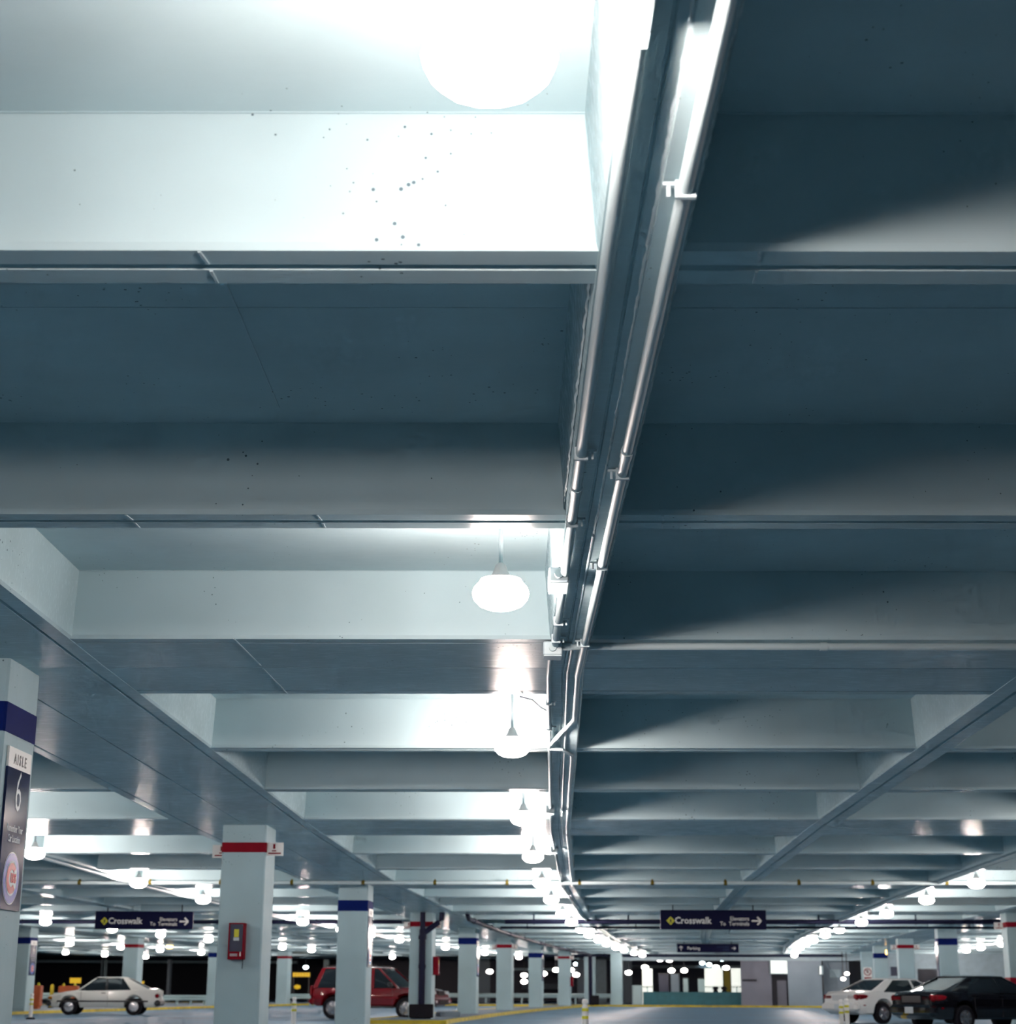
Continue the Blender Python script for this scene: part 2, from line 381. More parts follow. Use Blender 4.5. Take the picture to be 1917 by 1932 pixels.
# ------------------------------------------------------------------ floor, walkways, kerbs
mb = MB(); mb.box((-5, 60, -.1), (190, 220, .2)); struct(mb.build('floor', M['floor']), 'smooth grey garage floor with shiny swept streaks')
WALK = .09
def walkway(name, segs, u0, u1, label, front=True):
    """raised strip following the bent grid; yellow kerb stones along its edges"""
    root = empty(name); struct(root, label)
    for (i, s0, s1) in segs:
        mb = MB()
        def g(u, s, z): p = G(i, u, s); return Vector((p.x, p.y, z))
        mb.hexa([g(u0, s0, 0), g(u1, s0, 0), g(u1, s1, 0), g(u0, s1, 0), g(u0, s0, WALK), g(u1, s0, WALK), g(u1, s1, WALK), g(u0, s1, WALK)])
        mb.build('paving', M['walk'], root)
        n = 4
        for q in range(n):
            a = s0 + (s1 - s0) * q / n + .015; b = s0 + (s1 - s0) * (q + 1) / n - .015
            for ua, ub in ((u1, u1 + .16), (u0 - .16, u0)):
                mb = MB(); mb.hexa([g(ua, a, 0), g(ub, a, 0), g(ub, b, 0), g(ua, b, 0), g(ua, a, WALK + .02), g(ub, a, WALK + .02), g(ub, b, WALK + .02), g(ua, b, WALK + .02)])
                mb.build('kerb_stone', M['yellow'], root)
    if front:
        i, s0, s1 = segs[0]; mb = MB()
        mb.hexa([g2 for g2 in [Vector((*G(i, u, s).xy, z)) for z in (0, WALK + .02) for u, s in ((u0 - .16, s0 - .16), (u1 + .16, s0 - .16), (u1 + .16, s0), (u0 - .16, s0))]])
        mb.build('kerb_stone', M['yellow'], root)
    return root
walkway('trim_1', [(4, 9.6, S), (5, 0, S), (6, 0, S), (7, 0, S), (8, 0, S), (9, 0, 3)], -6.4, -4.05, 'raised concrete walkway with yellow kerb under the middle column row')
walkway('trim_2', [(5, 2, S), (6, 0, S), (7, 0, S), (8, 0, S), (9, 0, S)], -33.0, -22.2, 'raised concrete walkway with yellow kerb along the far left columns')
walkway('trim_3', [(9, 4.6, S)], -22.0, 30.0, 'far cross walkway with yellow kerb in front of the end wall')

# ------------------------------------------------------------------ columns
CWX, CWY = .71, .86
def column(i, u, colour, label, s=0.0, zb=0.0, wx=CWX, wy=CWY, plates=False, top=None, plain=False, h=None):
    p = G(i, u, s); zt = top if top else p.z
    c = empty('column', (p.x, p.y, zb), heading(i) if h is None else h)
    tag(c, label, 'column')
    mb = MB(); b = .02; hx, hy = wx / 2, wy / 2
    ring = [(-hx + b, -hy), (hx - b, -hy), (hx, -hy + b), (hx, hy - b), (hx - b, hy), (-hx + b, hy), (-hx, hy - b), (-hx, -hy + b)]
    mb.prism([(x, y, 0) for x, y in ring], [(x, y, zt - zb + .01) for x, y in ring]); mb.build('shaft', M['column'], c)
    if not plain:
        if colour == 'blue': z0, z1 = zt - .62, zt - .37
        else: z0, z1 = zt - .43, zt - .275
        mb = MB(); e = .006
        r2 = [(x + math.copysign(e, x), y + math.copysign(e, y)) for x, y in ring]
        mb.prism([(x, y, z0 - zb) for x, y in r2], [(x, y, z1 - zb) for x, y in r2]); mb.build('painted_band', M[colour], c)
    if plates:
        for sx in (-1, 1):
            mb = MB(); y0 = -hy + .10 if sx > 0 else -hy + .55
            mb.box((sx * (hx + .135), y0, z1 - zb - .10), (.27, .012, .21)); pl = mb.build('number_plate', M['whitep'], c)
            mb = MB(); mb.box((sx * (hx + .12), y0 - .008, z1 - zb - .055), (.035, .006, .075)); mb.box((sx * (hx + .12), y0 - .008, z1 - zb - .125), (.07, .006, .018))
            mb.box((sx * (hx + .13), y0 - .008, z1 - zb - .165), (.20, .006, .022)); mb.build('red_print', M['red'], pl)
            mb = MB(); mb.box((sx * (hx + .02), y0 + .02, z1 - zb - .10), (.05, .03, .16)); mb.build('bracket', M['box'], pl)
    return c
names_L = {2: ('blue', 'nearest square column at the left edge, blue band, aisle sign on its side'),
           3: ('red', 'red-banded square column carrying the red extinguisher cabinet'),
           4: ('blue', 'blue-banded column standing in front of the red off-road vehicle'),
           5: ('red', 'red-banded column behind the black downpipe and black base box'),
           6: ('blue', 'blue-banded column just right of the red vehicle front end'),
           7: ('red', 'red-banded column, third right of the black downpipe column'),
           8: ('blue', 'small blue-banded column between two red-banded ones mid distance'),
           9: ('red', 'small red-banded column left of the thin black drain post')}
for i, (c, lab) in names_L.items():
    column(i, -5.08, c, lab, zb=WALK if i >= 5 else 0, plates=(i in (3, 5, 7, 9)))
column(10, -5.08, 'blue', 'plain pale column right behind the thin black drain post', zb=WALK, plain=True)
pI = at(1162, 1898, 112.0); column(9, -2.4, 'blue', 'pale column wrapped in pipes right of the black drain post', s=5.2, zb=0, plain=True)
names_2 = {6: ('blue', 'blue-banded column with a small aisle sign behind the nearest column'),
           7: ('red', 'red-banded column directly behind the pale coupe'),
           8: ('blue', 'blue-banded column half hidden left of the extinguisher column'),
           9: ('red', 'red-banded column between the extinguisher column and the red vehicle')}
for i, (c, lab) in names_2.items(): column(i, -23.0, c, lab, zb=WALK)
names_R = {5: ('red', 'red-banded column at the right edge of the photo with a red wrap'),
           6: ('blue', 'blue-banded column behind the black sedan'),
           7: ('red', 'red-banded column behind the white sedan roof'),
           8: ('blue', 'blue-banded column with a small lit lamp beside its band'),
           9: ('red', 'plain pale column carrying the round no-parking sign')}
for i, (c, lab) in names_R.items():
    cc = column(i, 13.25, c, lab, plates=(i in (5, 7)), plain=(i == 9))
    if i == 5:
        mb = MB(); mb.box((-.2, 0, .86), (CWX - .38, CWY + .012, 1.05)); mb.build('red_wrap', M['red'], cc)

# ------------------------------------------------------------------ lamps
def lamp_parts():
    prof = []
    for k in range(0, 9):
        a = math.pi * k / 8; r = .19 * max(.02, math.sin(a)) ** .75; z = -.112 * math.cos(a)
        prof.append((r, z))
    g = MB(); g.mi = 1; g.lathe(prof[:4], 14); g.mi = 0
    g.lathe(prof[3:], 14); gm = g.mesh('globe', [M['globe'], M['globe_low']], True)
    c = MB(); c.lathe([(.02, .21), (.035, .195), (.05, .15), (.075, .115), (.11, .098), (.11, .090)][::-1], 16); cm = c.mesh('housing', M['housing'], True)
    r = MB(); r.lathe([(.135, .078), (.14, .085), (.14, .096), (.13, .10)], 16); rm = r.mesh('rim', M['housing'], True)
    s = MB(); s.tube([(0, 0, .19), (0, 0, .72)], .015, 8); sm = s.mesh('stem', M['pipe'], True)
    f = MB(); f.lathe([(.06, .70), (.07, .715), (.07, .735)], 12); fm = f.mesh('ceiling_canopy', M['housing'], True)
    return [('globe', gm), ('housing', cm), ('rim', rm), ('stem', sm), ('ceiling_canopy', fm)]
LP = lamp_parts()
LDROP = .155
def lamp(i, u, s, label, group=None, drop=LDROP):
    p = G(i, u, s, -drop)
    r = empty('globe_lamp', p); tag(r, label, 'lamp', group)
    for n, me in LP:
        o = bpy.data.objects.new(n, me); col.objects.link(o); o.parent = r
    return r
C1 = GW + CL / 2 + .25; C3 = S - GW - CL / 2 - .0
own = {(-.55, 1, 0): (C1 - .25, 'huge glaring globe lamp at the top of the photo in the nearest coffer'),
       (-.55, 1, 1): (9.7, 'large glowing globe lamp with visible stem in the second lit coffer'),
       (-.55, 2, 0): (C1 + .35, 'third globe lamp of the central row, just past the wide girder'),
       (-.55, 2, 1): (C3 + .1, 'fourth globe lamp of the central row, above the red-banded column height'),
       (-.55, 3, 0): (C1 + .4, 'fifth globe lamp of the central row, smaller, left of the beam'),
       (8.95, 3, 1): (C3, 'nearest globe lamp of the right-hand row, close to the right edge'),
       (8.95, 4, 0): (C1, 'second globe lamp of the right-hand row'),
       (8.95, 4, 1): (C3, 'third globe lamp of the right-hand row'),
       (-9.6, 3, 0): (C1 - .2, 'globe lamp beside the aisle sign at the left edge'),
       (-9.6, 3, 1): (C3, 'globe lamp above the left crosswalk sign'),
       (-9.6, 4, 0): (C1, 'globe lamp just left of the extinguisher column top')}
rows = {-.55: 'small globe lamps far along the central row', 8.95: 'small globe lamps far along the right-hand row', -9.6: 'small globe lamps beyond the extinguisher column',
        -18.48: 'globe lamps above the pale coupe', -27.5: 'globe lamps deep at the far left', -36.4: 'globe lamps at the far left end',
        18.05: 'globe lamps behind the right-hand columns', 26.85: 'globe lamps at the far right end'}
rl = {-.55: 'small glowing globe lamp far along the central row', 8.95: 'small glowing globe lamp far along the right-hand row', -9.6: 'glowing globe lamp in the row behind the extinguisher column',
      -18.48: 'glowing globe lamp in the row over the pale coupe', -27.5: 'faint globe lamp deep at the far left', -36.4: 'tiny globe lamp at the far left end',
      18.05: 'glowing globe lamp between the right-hand columns', 26.85: 'tiny globe lamp behind the rightmost columns'}
cnt = {}; ORD = ['', 'first', 'second', 'third', 'fourth', 'fifth', 'sixth', 'seventh', 'eighth', 'ninth']
for u in rows:
    for i in ROWS:
        for j, s in ((0, C1), (1, C3)):
            if not visible(i, u - .3, u + .3, 1.5 if i > 1 else 4): continue
            if i == 0 and u != -.55: continue
            k = (u, i, j)
            cnt[u] = cnt.get(u, 0) + (1 if i > 0 else 0)
            if k not in own and i > 0 and cnt[u] <= 10 and u in (-.55, 8.95, -9.6) and cnt[u] < len(ORD): own[k] = (s, ORD[cnt[u]] + ' globe lamp of the ' + {-.55: 'central row, counted from the nearest', 8.95: 'right-hand row, counted from the right edge', -9.6: 'left-hand row, counted from the left edge'}[u])
            if k in own: lamp(i, u, own[k][0], own[k][1], drop=.185 if k == (-.55, 1, 0) else LDROP)
            elif i == 0: lamp(i, u, s, 'globe lamp of the central row behind the viewpoint', 'globe lamps behind the viewpoint')
            else: lamp(i, u, s, rl[u], rows[u])

# ------------------------------------------------------------------ conduits on the central beam
def clamp(parent, p, r, side):
    mb = MB(); mb.box((p.x + side * (r + .025), p.y, p.z + r * .5), (.05, .03, .012)); mb.box((p.x, p.y, p.z), (r * 2 + .014, .022, r * 2 + .014))
    mb.box((p.x + side * (r + .03), p.y, p.z - .006), (.012, .014, .05)); mb.build('clamp', M['box'], parent)
def conduit(pts, r, label, clamps=(), side=1, n=10, couplings=()):
    root = empty('conduit', pts[0]); tag(root, label, 'conduit')
    mb = MB(); mb.tube([p - pts[0] for p in pts], r, n); mb.build('pipe', M['pipe'], root, True)
    for p in clamps: clamp(root, p - pts[0], r, side)
    for p, q in couplings:
        mb = MB(); mb.tube([p - pts[0], q - pts[0]], r + .006, n); mb.build('coupling', M['pipe'], root, True)
    return root
def run(i, u, s0, s1, dz, n=8): return [G(i, u, s0 + (s1 - s0) * k / n, dz) for k in range(n + 1)]
conduit(run(1, -.125, .2, S - 1.24, -.042), .028, 'left thick painted conduit under the nearest stretch of central beam', [G(1, -.125, s, -.042) for s in (2.2, 7.0, 8.3, 11.1, 11.75)], 1, couplings=[(G(1, -.125, 7.6, -.042), G(1, -.125, 7.7, -.042))])
conduit(run(1, .105, .2, S + .02, -.056), .028, 'right thick painted conduit under the nearest stretch of central beam', [G(1, .105, s, -.056) for s in (4.0, 7.3, 9.3, 11.85)], -1, couplings=[(G(1, .105, 6.9, -.056), G(1, .105, 7.0, -.056))])
conduit(run(1, .02, 8.7, S - 1.1, -.02), .010, 'thin cable conduit between the two thick conduits')
conduit(run(2, -.150, -1.1, 4.35, -.035), .022, 'thin left conduit under the beam past the wide girder', [G(2, -.15, s, -.035) for s in (1.5, 3.0)])
conduit(run(2, .02, -1.0, S - 2, -.028, 12), .014, 'middle conduit along the joint of the beam past the wide girder')
ds = 2.45
conduit([G(2, .105, .0, -.04), G(2, .105, 1.2, -.04), G(2, .105, ds, -.04), G(2, .09, ds + .1, -.04), G(2, -.12, ds + 1.45, -.045), G(2, -.15, ds + 1.6, -.05)], .022,
        'right conduit that bends diagonally across the beam', couplings=[(G(2, .105, -.02, -.056), G(2, .105, .12, -.056))])
conduit([G(2, -.14, 4.35, -.05), G(2, -.02, 4.4, -.05), G(2, .10, 4.9, -.04), G(2, .105, 5.1, -.04)] + run(2, .105, 5.2, S + .6, -.035)[0:], .02, 'conduit that returns to the right edge of the beam')
conduit(run(2, -.150, 4.4, S, -.035) + run(3, -.150, .3, S - .3, -.035), .022, 'long left conduit under the distant part of the beam')
conduit(run(3, .105, .7, S - .2, -.035), .02, 'long right conduit under the distant part of the beam')
def long_run(u, rows_, dz): return [G(i, u, s_, dz) for i in rows_ for s_ in (.05, 4.4, 8.8)] + [G(rows_[-1], u, S - .1, dz)]
conduit(long_run(-.12, (4, 5, 6, 7, 8), -.04), .03, 'far stretch of conduit under the central beam amid the distant lamps')
conduit(long_run(8.4, (3, 4, 5, 6, 7, 8), -.045), .04, 'long conduit under the right-hand lamp beam')
conduit(long_run(-10.15, (3, 4, 5, 6), -.045), .04, 'long conduit under the left-hand lamp beam behind the columns')
conduit([G(2, u, -1.17, -.04) for u in (-.08, 1, 2, 3, 4, 5, 6, 8)], .03, 'conduit crossing to the right along the wide girder', couplings=[(G(2, 2.0, -1.17, -.04), G(2, 2.06, -1.17, -.04)), (G(2, -.06, -1.17, -.04), G(2, .0, -1.17, -.04))])

def jbox(p, d, rz, label, group=None):
    root = empty('junction_box', p, rz); tag(root, label, 'box', group)
    mb = MB(); mb.bbox((0, 0, 0), d, .008); mb.build('body', M['box'], root)
    mb = MB(); mb.box((0, 0, -d[2] / 2 - .004), (d[0] * .94, d[1] * .94, .008)); mb.build('cover', M['box'], root)
    mb = MB(); mb.tube([(0, -d[1] / 2 - .03, 0), (0, -d[1] / 2 + .01, 0)], .03, 10); mb.build('connector', M['pipe'], root, True)
jbox(G(2, -.145, -1.15, -.07), (.15, .2, .11), 0, 'square junction box where the conduits meet at the wide girder')
jbox(G(1, -.165, 9.75, -.05), (.13, .34, .10), 0, 'junction box on the beam beside the second lit lamp')
jbox(G(1, -.165, C1 - .35, -.05), (.13, .40, .10), 0, 'junction box on the beam near the top edge of the photo')
jbox(G(2, -.165, C3, -.05), (.13, .34, .10), 0, 'junction box on the beam beside the fourth lamp')
jbox(G(3, -.165, C1 + .2, -.05), (.13, .34, .10), 0, 'junction box on the beam beside the fifth lamp')
# drooping feed cable of the third lamp
p0, p1 = G(2, -.42, GW + .02, -.02), G(2, -.17, GW + 1.2, .05)
mb = MB(); mb.tube([p0 - p0, (p1 - p0) * .35 + Vector((.02, 0, .02)), (p1 - p0) * .75, p1 - p0], .007, 6)
tag(mb.build('feed_cable', M['darkpipe'], None, True, p0), 'thin dark cable crossing the coffer above the third lamp', 'cable')

# ------------------------------------------------------------------ sprinkler and drain pipes
def cross_pipe(i, s, dz, u0, u1, r, mt, label, coup=None, hang=None):
    o = G(i, u0, s, dz); root = empty('pipe', o); tag(root, label, 'pipe')
    mb = MB(); mb.tube([G(i, u0 + (u1 - u0) * k / 6, s, dz) - o for k in range(7)], r, 10); mb.build('main_tube', mt, root, True)
    if coup:
        u = u0 + .5
        while u < u1:
            mb = MB(); mb.tube([G(i, u - .035, s, dz) - o, G(i, u + .035, s, dz) - o], r + .006, 10); mb.box(G(i, u, s, dz) - o + Vector((0, 0, r + .01)), (.04, .05, .05)); mb.build('coupling', coup, root); u += 1.66
    if hang:
        u = u0 + 1.0
        while u < u1:
            mb = MB(); p = G(i, u, s, dz) - o; mb.box(p + Vector((0, 0, .18)), (.03, .03, .36)); mb.box(p, (.04, .05, 2 * r + .03)); mb.build('hanger', mt, root); u += hang
    return root
M['brass'] = mat('brass_coupling', (0.13, 0.10, 0.015), 0.5, spec=.1)
cross_pipe(3, S - 1.62, -.055, -13.5, 13, .045, M['pipe'], 'long pale sprinkler pipe with brass couplings crossing the whole ceiling', M['brass'])
cross_pipe(5, 4.6, -.085, -2.9, 18, .075, M['darkpipe'], 'thick dark drain pipe crossing behind the right crosswalk sign', hang=3.2)
cross_pipe(5, 9.5, -.10, -3.5, 20, .04, M['darkpipe'], 'thinner dark pipe running just behind the thick drain pipe', hang=4.0)
cross_pipe(5, 5.0, -.085, -21, -6.5, .06, M['darkpipe'], 'dark pipe crossing the ceiling at the left crosswalk sign', hang=3.5)
cross_pipe(9, 5.5, -.12, -8.2, 12, .07, M['darkpipe'], 'far dark pipe along the end of the ceiling', hang=4.0)
# long drain pipe along the column strip, ending in a drop
o = G(5, -3.75, 1.0, -.12); root = empty('drain_pipe', o); tag(root, 'long dark drain pipe slanting beside the middle columns', 'pipe')
mb = MB(); mb.tube([G(5, -3.75, .6, .02) - o, G(5, -3.75, 1.0, -.1) - o] + [G(i, -3.8, s, -.12) - o for i in (5, 6, 7, 8) for s in (1.6, 7, 12.5)] + [G(9, -3.9, 3.5, -.12) - o], .075, 10); mb.build('main_tube', M['darkpipe'], root, True)
for i in (5, 6, 7, 8):
    for s in (3.0, 9.0):
        mb = MB(); mb.tube([G(i, -3.8, s, -.12) - o, G(i, -3.8, s + .14, -.12) - o], .095, 10); mb.build('coupling', M['darkpipe'], root, True)
o = G(9, -3.9, 3.5, 0); o.z = WALK; root = empty('drain_post', o); tag(root, 'thin black drain post with a black base box in the distance', 'pipe')
mb = MB(); mb.tube([(0, 0, 0), (0, 0, G(9, -3.9, 3.5).z - WALK - .12)], .13, 12); mb.build('tube', M['darkpipe'], root, True)
mb = MB(); mb.bbox((.25, 0, .3), (.55, .4, .6), .03); mb.build('base_box', M['black'], root)
# downpipe in front of the red-banded column
pD = G(5, -5.08, 0); o = Vector((pD.x + .02, pD.y - CWY / 2 - .16, WALK)); root = empty('downpipe', o); tag(root, 'black downpipe with elbow running down the front of the column', 'pipe')
zt = pD.z - WALK
mb = MB(); mb.tube([(0, 0, .3), (0, 0, zt - .52)], .105, 14); mb.build('tube', M['darkpipe'], root, True)
mb = MB(); mb.tube([(0, 0, zt - .55), (0, 0, zt)], .085, 14); mb.build('upper_tube', M['darkpipe'], root, True)
mb = MB(); mb.tube([(0, 0, zt - .75), (.08, 0, zt - .6), (.5, .05, zt - .3), (.58, .05, zt - .22), (.6, .05, zt + .02)], .085, 12); mb.build('elbow', M['darkpipe'], root, True)
mb = MB(); mb.tube([(0, 0, zt - .82), (0, 0, zt - .70)], .13, 14); mb.build('collar', M['darkpipe'], root, True)
mb = MB(); mb.tube([(0, 0, 1.5), (0, 0, 1.62)], .12, 14); mb.build('collar', M['darkpipe'], root, True)
mb = MB(); mb.bbox((.0, 0, .24), (.74, .30, .40), .02); mb.build('base_box', M['black'], root)

# ------------------------------------------------------------------ lettering
def text_mesh(body, size, align='CENTER', bold=0.0, ext=.002, sx=1.0, spacing=1.0):
    cu = bpy.data.curves.new('lettering', 'FONT'); cu.body = body; cu.size = size; cu.align_x = align; cu.align_y = 'CENTER'
    cu.extrude = ext; cu.offset = bold; cu.resolution_u = 2; cu.space_character = spacing
    ob = bpy.data.objects.new('lettering', cu); col.objects.link(ob)
    dg = bpy.context.evaluated_depsgraph_get(); me = bpy.data.meshes.new_from_object(ob.evaluated_get(dg))
    bpy.data.objects.remove(ob); bpy.data.curves.remove(cu)
    if sx != 1.0: me.transform(Matrix.Diagonal((sx, 1, 1, 1)))
    return me
STAND = Matrix.Rotation(R(90), 4, 'X')      # text plane upright, read from the -y side
def put_text(parent, body, loc, size, mt, **kw):
    me = text_mesh(body, size, **kw); me.transform(STAND); me.materials.clear(); me.materials.append(mt)
    o = bpy.data.objects.new('lettering', me); col.objects.link(o); o.parent = parent; o.location = loc
    return o
def arrow(parent, loc, size, rot, mt):
    mb = MB(); L = size; pts = []
    def seg(a, b, wd):
        a, b = Vector(a), Vector(b); t = (b - a).normalized(); n = Vector((-t.y, t.x)) * wd / 2
        return [a - n, b - n, b + n, a + n]
    ca, sa = math.cos(rot), math.sin(rot)
    for a, b in (((-L / 2, 0), (L / 2 - .02, 0)), ((L * .08, L * .40), (L / 2, 0)), ((L * .08, -L * .40), (L / 2, 0))):
        q = seg(a, b, L * .17); q = [(ca * p.x - sa * p.y, sa * p.x + ca * p.y) for p in q]
        mb.hexa([(x, .002, z) for x, z in q] + [(x, -.004, z) for x, z in q])
    o = mb.build('arrow', mt, parent); o.location = loc; return o

def crosswalk_sign(c, width, rz, label):
    k = width / 3.12; root = empty('hanging_sign', c, rz); tag(root, label, 'sign')
    hgt = .56 * k
    mb = MB(); mb.bbox((0, 0, 0), (width, .12, hgt), .01); mb.build('panel', M['navy'], root)
    for x in (-width * .38, width * .38):
        mb = MB(); zh = 3.88 - c.z; mb.box((x, 0, (hgt / 2 + zh) / 2), (.03, .03, zh - hgt / 2)); mb.build('hanger', M['darkpipe'], root)
    y = -.066
    mb = MB(); d = .125 * k; cx = -1.26 * k
    mb.prism([(cx - d, y, -.03), (cx, y, -.03 - d), (cx + d, y, -.03), (cx, y, -.03 + d)], [(cx - d, y + .01, -.03), (cx, y + .01, -.03 - d), (cx + d, y + .01, -.03), (cx, y + .01, -.03 + d)])
    di = mb.build('warning_diamond', M['signy'], root)
    mb = MB(); q = lambda a, b, t=.022: mb.hexa([(cx + a[0] * k - t / 2, y - .003, a[1] * k - .03), (cx + a[0] * k + t / 2, y - .003, a[1] * k - .03), (cx + b[0] * k + t / 2, y - .003, b[1] * k - .03), (cx + b[0] * k - t / 2, y - .003, b[1] * k - .03),
                                                 (cx + a[0] * k - t / 2, y + .003, a[1] * k - .03), (cx + a[0] * k + t / 2, y + .003, a[1] * k - .03), (cx + b[0] * k + t / 2, y + .003, b[1] * k - .03), (cx + b[0] * k - t / 2, y + .003, b[1] * k - .03)])
    q((0, -.01), (.005, .045), .03); q((.0, -.01), (-.03, -.07)); q((.005, -.01), (.035, -.065)); q((.0, .035), (.035, .005)); q((.0, .04), (-.035, .01)); q((.008, .055), (.008, .075), .025)
    mb.build('walking_figure', M['ink'], di)
    put_text(root, 'Crosswalk', (-.60 * k, y, -.03 * k), .27 * k, M['whitep'], bold=.006, sx=.93)
    put_text(root, 'Elevators', (1.06 * k, y, .03 * k), .165 * k, M['whitep'], align='RIGHT', bold=.002, sx=.92)
    put_text(root, 'To  Terminals', (1.06 * k, y, -.115 * k), .165 * k, M['whitep'], align='RIGHT', bold=.002, sx=.92)
    arrow(root, (1.27 * k, y, -.03 * k), .28 * k, 0, M['whitep'])
a = at(1345.5, 1735.5, 51.0); crosswalk_sign(a, 3.12, R(-1), 'navy hanging crosswalk sign on the right, between the two lamp rows')
a = at(272.5, 1736.5, 52.5); crosswalk_sign(a, 2.95, R(3), 'navy hanging crosswalk sign on the left, beside the extinguisher column')
a = at(1335.5, 1789, 88.0); wd = 3.12; root = empty('hanging_sign', a, R(-2)); tag(root, 'smaller far navy hanging sign reading parking with arrows', 'sign')
mb = MB(); mb.bbox((0, 0, 0), (wd, .12, .43), .01); mb.build('panel', M['navy'], root)
for x in (-1.2, 1.2): mb = MB(); mb.box((x, 0, (.2 + 3.86 - a.z) / 2), (.03, .03, 3.86 - a.z - .2)); mb.build('hanger', M['darkpipe'], root)
put_text(root, 'Parking', (-.72, -.066, -.01), .22, M['whitep'], bold=.003); arrow(root, (-1.36, -.066, -.01), .22, R(90), M['whitep'])
mb = MB(); mb.box((.76, -.064, .06), (.6, .008, .07)); mb.box((.9, -.064, -.07), (.32, .008, .07)); mb.build('faded_print', M['poster'], root); arrow(root, (1.30, -.066, 0), .2, 0, M['whitep'])

# ------------------------------------------------------------------ aisle signs on the blue columns
def disc(parent, name, loc, r, mt, dy, n=40, rx=1.0):
    mb = MB(); ring = [(r * rx * math.cos(2 * math.pi * k / n), r * math.sin(2 * math.pi * k / n)) for k in range(n)]
    mb.prism([(x, 0, z) for x, z in ring], [(x, -dy, z) for x, z in ring]); o = mb.build(name, mt, parent); o.location = loc; return o
def aisle_sign(i, u, zmid, label, full=True):
    p = G(i, u, 0); rz = heading(i); q = Vector((math.cos(rz), math.sin(rz))) * (CWX / 2 + .012)
    root = empty('aisle_sign', (p.x + q.x, p.y + q.y, zmid), rz + R(90)); tag(root, label, 'sign')   # local -y faces out of the column's right side
    W, Hh = .62, 1.34
    mb = MB(); mb.box((0, .0, Hh / 2 - .085), (W, .02, .17)); mb.build('header_panel', M['whitep'], root)
    mb = MB(); mb.box((0, .0, -.085), (W, .02, Hh - .17)); mb.build('poster_panel', M['poster'], root)
    y = -.011
    put_text(root, 'AISLE', (0, y, Hh / 2 - .095), .125, M['ink'], bold=.002, spacing=1.5, sx=.82)
    put_text(root, '6', (.02, y, .30), .50, M['text_pale'], sx=.72, bold=-.004)
    if full:
        put_text(root, 'Remember Your', (.0, y, -.0), .088, M['text_pale'], sx=.72); put_text(root, 'Car Location', (.0, y, -.085), .088, M['text_pale'], sx=.72)
    e = empty('emblem', (0, y, -.41), 0, root)
    disc(e, 'white_edge', (0, 0, 0), .218, M['logow'], .002); disc(e, 'blue_ring', (0, -.002, 0), .208, M['logob'], .002)
    disc(e, 'white_ring', (0, -.004, 0), .145, M['logow'], .002)
    mb = MB(); n = 22; a0, a1 = R(42), R(318); inn, out = .072, .128; A = []
    for k in range(n + 1):
        t = a0 + (a1 - a0) * k / n; A.append((math.cos(t), math.sin(t)))
    for k in range(n):
        c0, c1 = A[k], A[k + 1]
        mb.hexa([(c0[0] * inn, -.006, c0[1] * inn), (c0[0] * out, -.006, c0[1] * out), (c1[0] * out, -.006, c1[1] * out), (c1[0] * inn, -.006, c1[1] * inn),
                 (c0[0] * inn, -.009, c0[1] * inn), (c0[0] * out, -.009, c0[1] * out), (c1[0] * out, -.009, c1[1] * out), (c1[0] * inn, -.009, c1[1] * inn)])
    mb.build('red_letter', M['logor'], e)
    put_text(e, 'UBS', (.045, -.0075, 0), .105, M['logor'], sx=.78, bold=.004)
    return root
aisle_sign(2, -5.08, 2.24, 'tall aisle 6 sign on the nearest column at the left edge')
aisle_sign(4, -5.08, 2.13, 'aisle sign on the side of the column before the red vehicle')
aisle_sign(6, -5.08, 2.13, 'aisle sign on the side of the column right of the red vehicle')
aisle_sign(8, -5.08, 2.13, 'small aisle sign on the side of the distant blue-banded column')
aisle_sign(6, -23.0, 2.13, 'small aisle sign on the column behind the nearest column')
aisle_sign(6, 13.25 - CWX - .03, 2.13, 'aisle sign on the left side of the column behind the black sedan')

# ------------------------------------------------------------------ extinguisher cabinets
def cabinet(c, rz, label):
    root = empty('extinguisher_cabinet', c, rz); tag(root, label, 'cabinet')
    mb = MB(); w_, h_, d_ = .25, .56, .16
    mb.bbox((0, 0, 0), (w_, d_, h_), .008); mb.build('case', M['red'], root)
    fr = MB()
    for x, z, dx, dz in ((-.115, 0, .02, .56), (.115, 0, .02, .56), (0, .27, .25, .02), (0, -.22, .25, .12)): fr.box((x, -d_ / 2 - .008, z), (dx, .016, dz))
    dr = fr.build('door_frame', M['red'], root)
    mb = MB(); mb.box((0, -d_ / 2 - .003, .05), (.21, .004, .42)); mb.build('window_pane', M['darkblue'], dr)
    mb = MB(); mb.box((.0, -d_ / 2 - .009, .12), (.075, .004, .12)); mb.build('yellow_tag', M['signy'], dr)
    mb = MB(); mb.box((.0, -d_ / 2 - .008, .03), (.09, .004, .05)); mb.build('label_strip', M['text_pale'], dr)
    mb = MB(); mb.box((.075, -d_ / 2 - .017, -.205), (.02, .003, .05)); mb.box((.075, -d_ / 2 - .017, -.172), (.010, .003, .02)); mb.build('white_pictogram', M['whitep'], dr)
    mb = MB(); mb.box((-.03, -d_ / 2 - .017, -.20), (.12, .003, .012)); mb.box((-.03, -d_ / 2 - .017, -.222), (.12, .003, .012)); mb.build('faded_print', M['text_pale'], dr)
    mb = MB(); mb.box((.095, -d_ / 2 - .02, .245), (.012, .01, .012)); mb.build('latch', M['chrome'], dr)
    mb = MB(); mb.tube([(.10, 0, -.28), (.10, -.01, -.42)], .006, 6); mb.build('hanging_wire', M['black'], root)
pB = G(3, -5.08, 0)
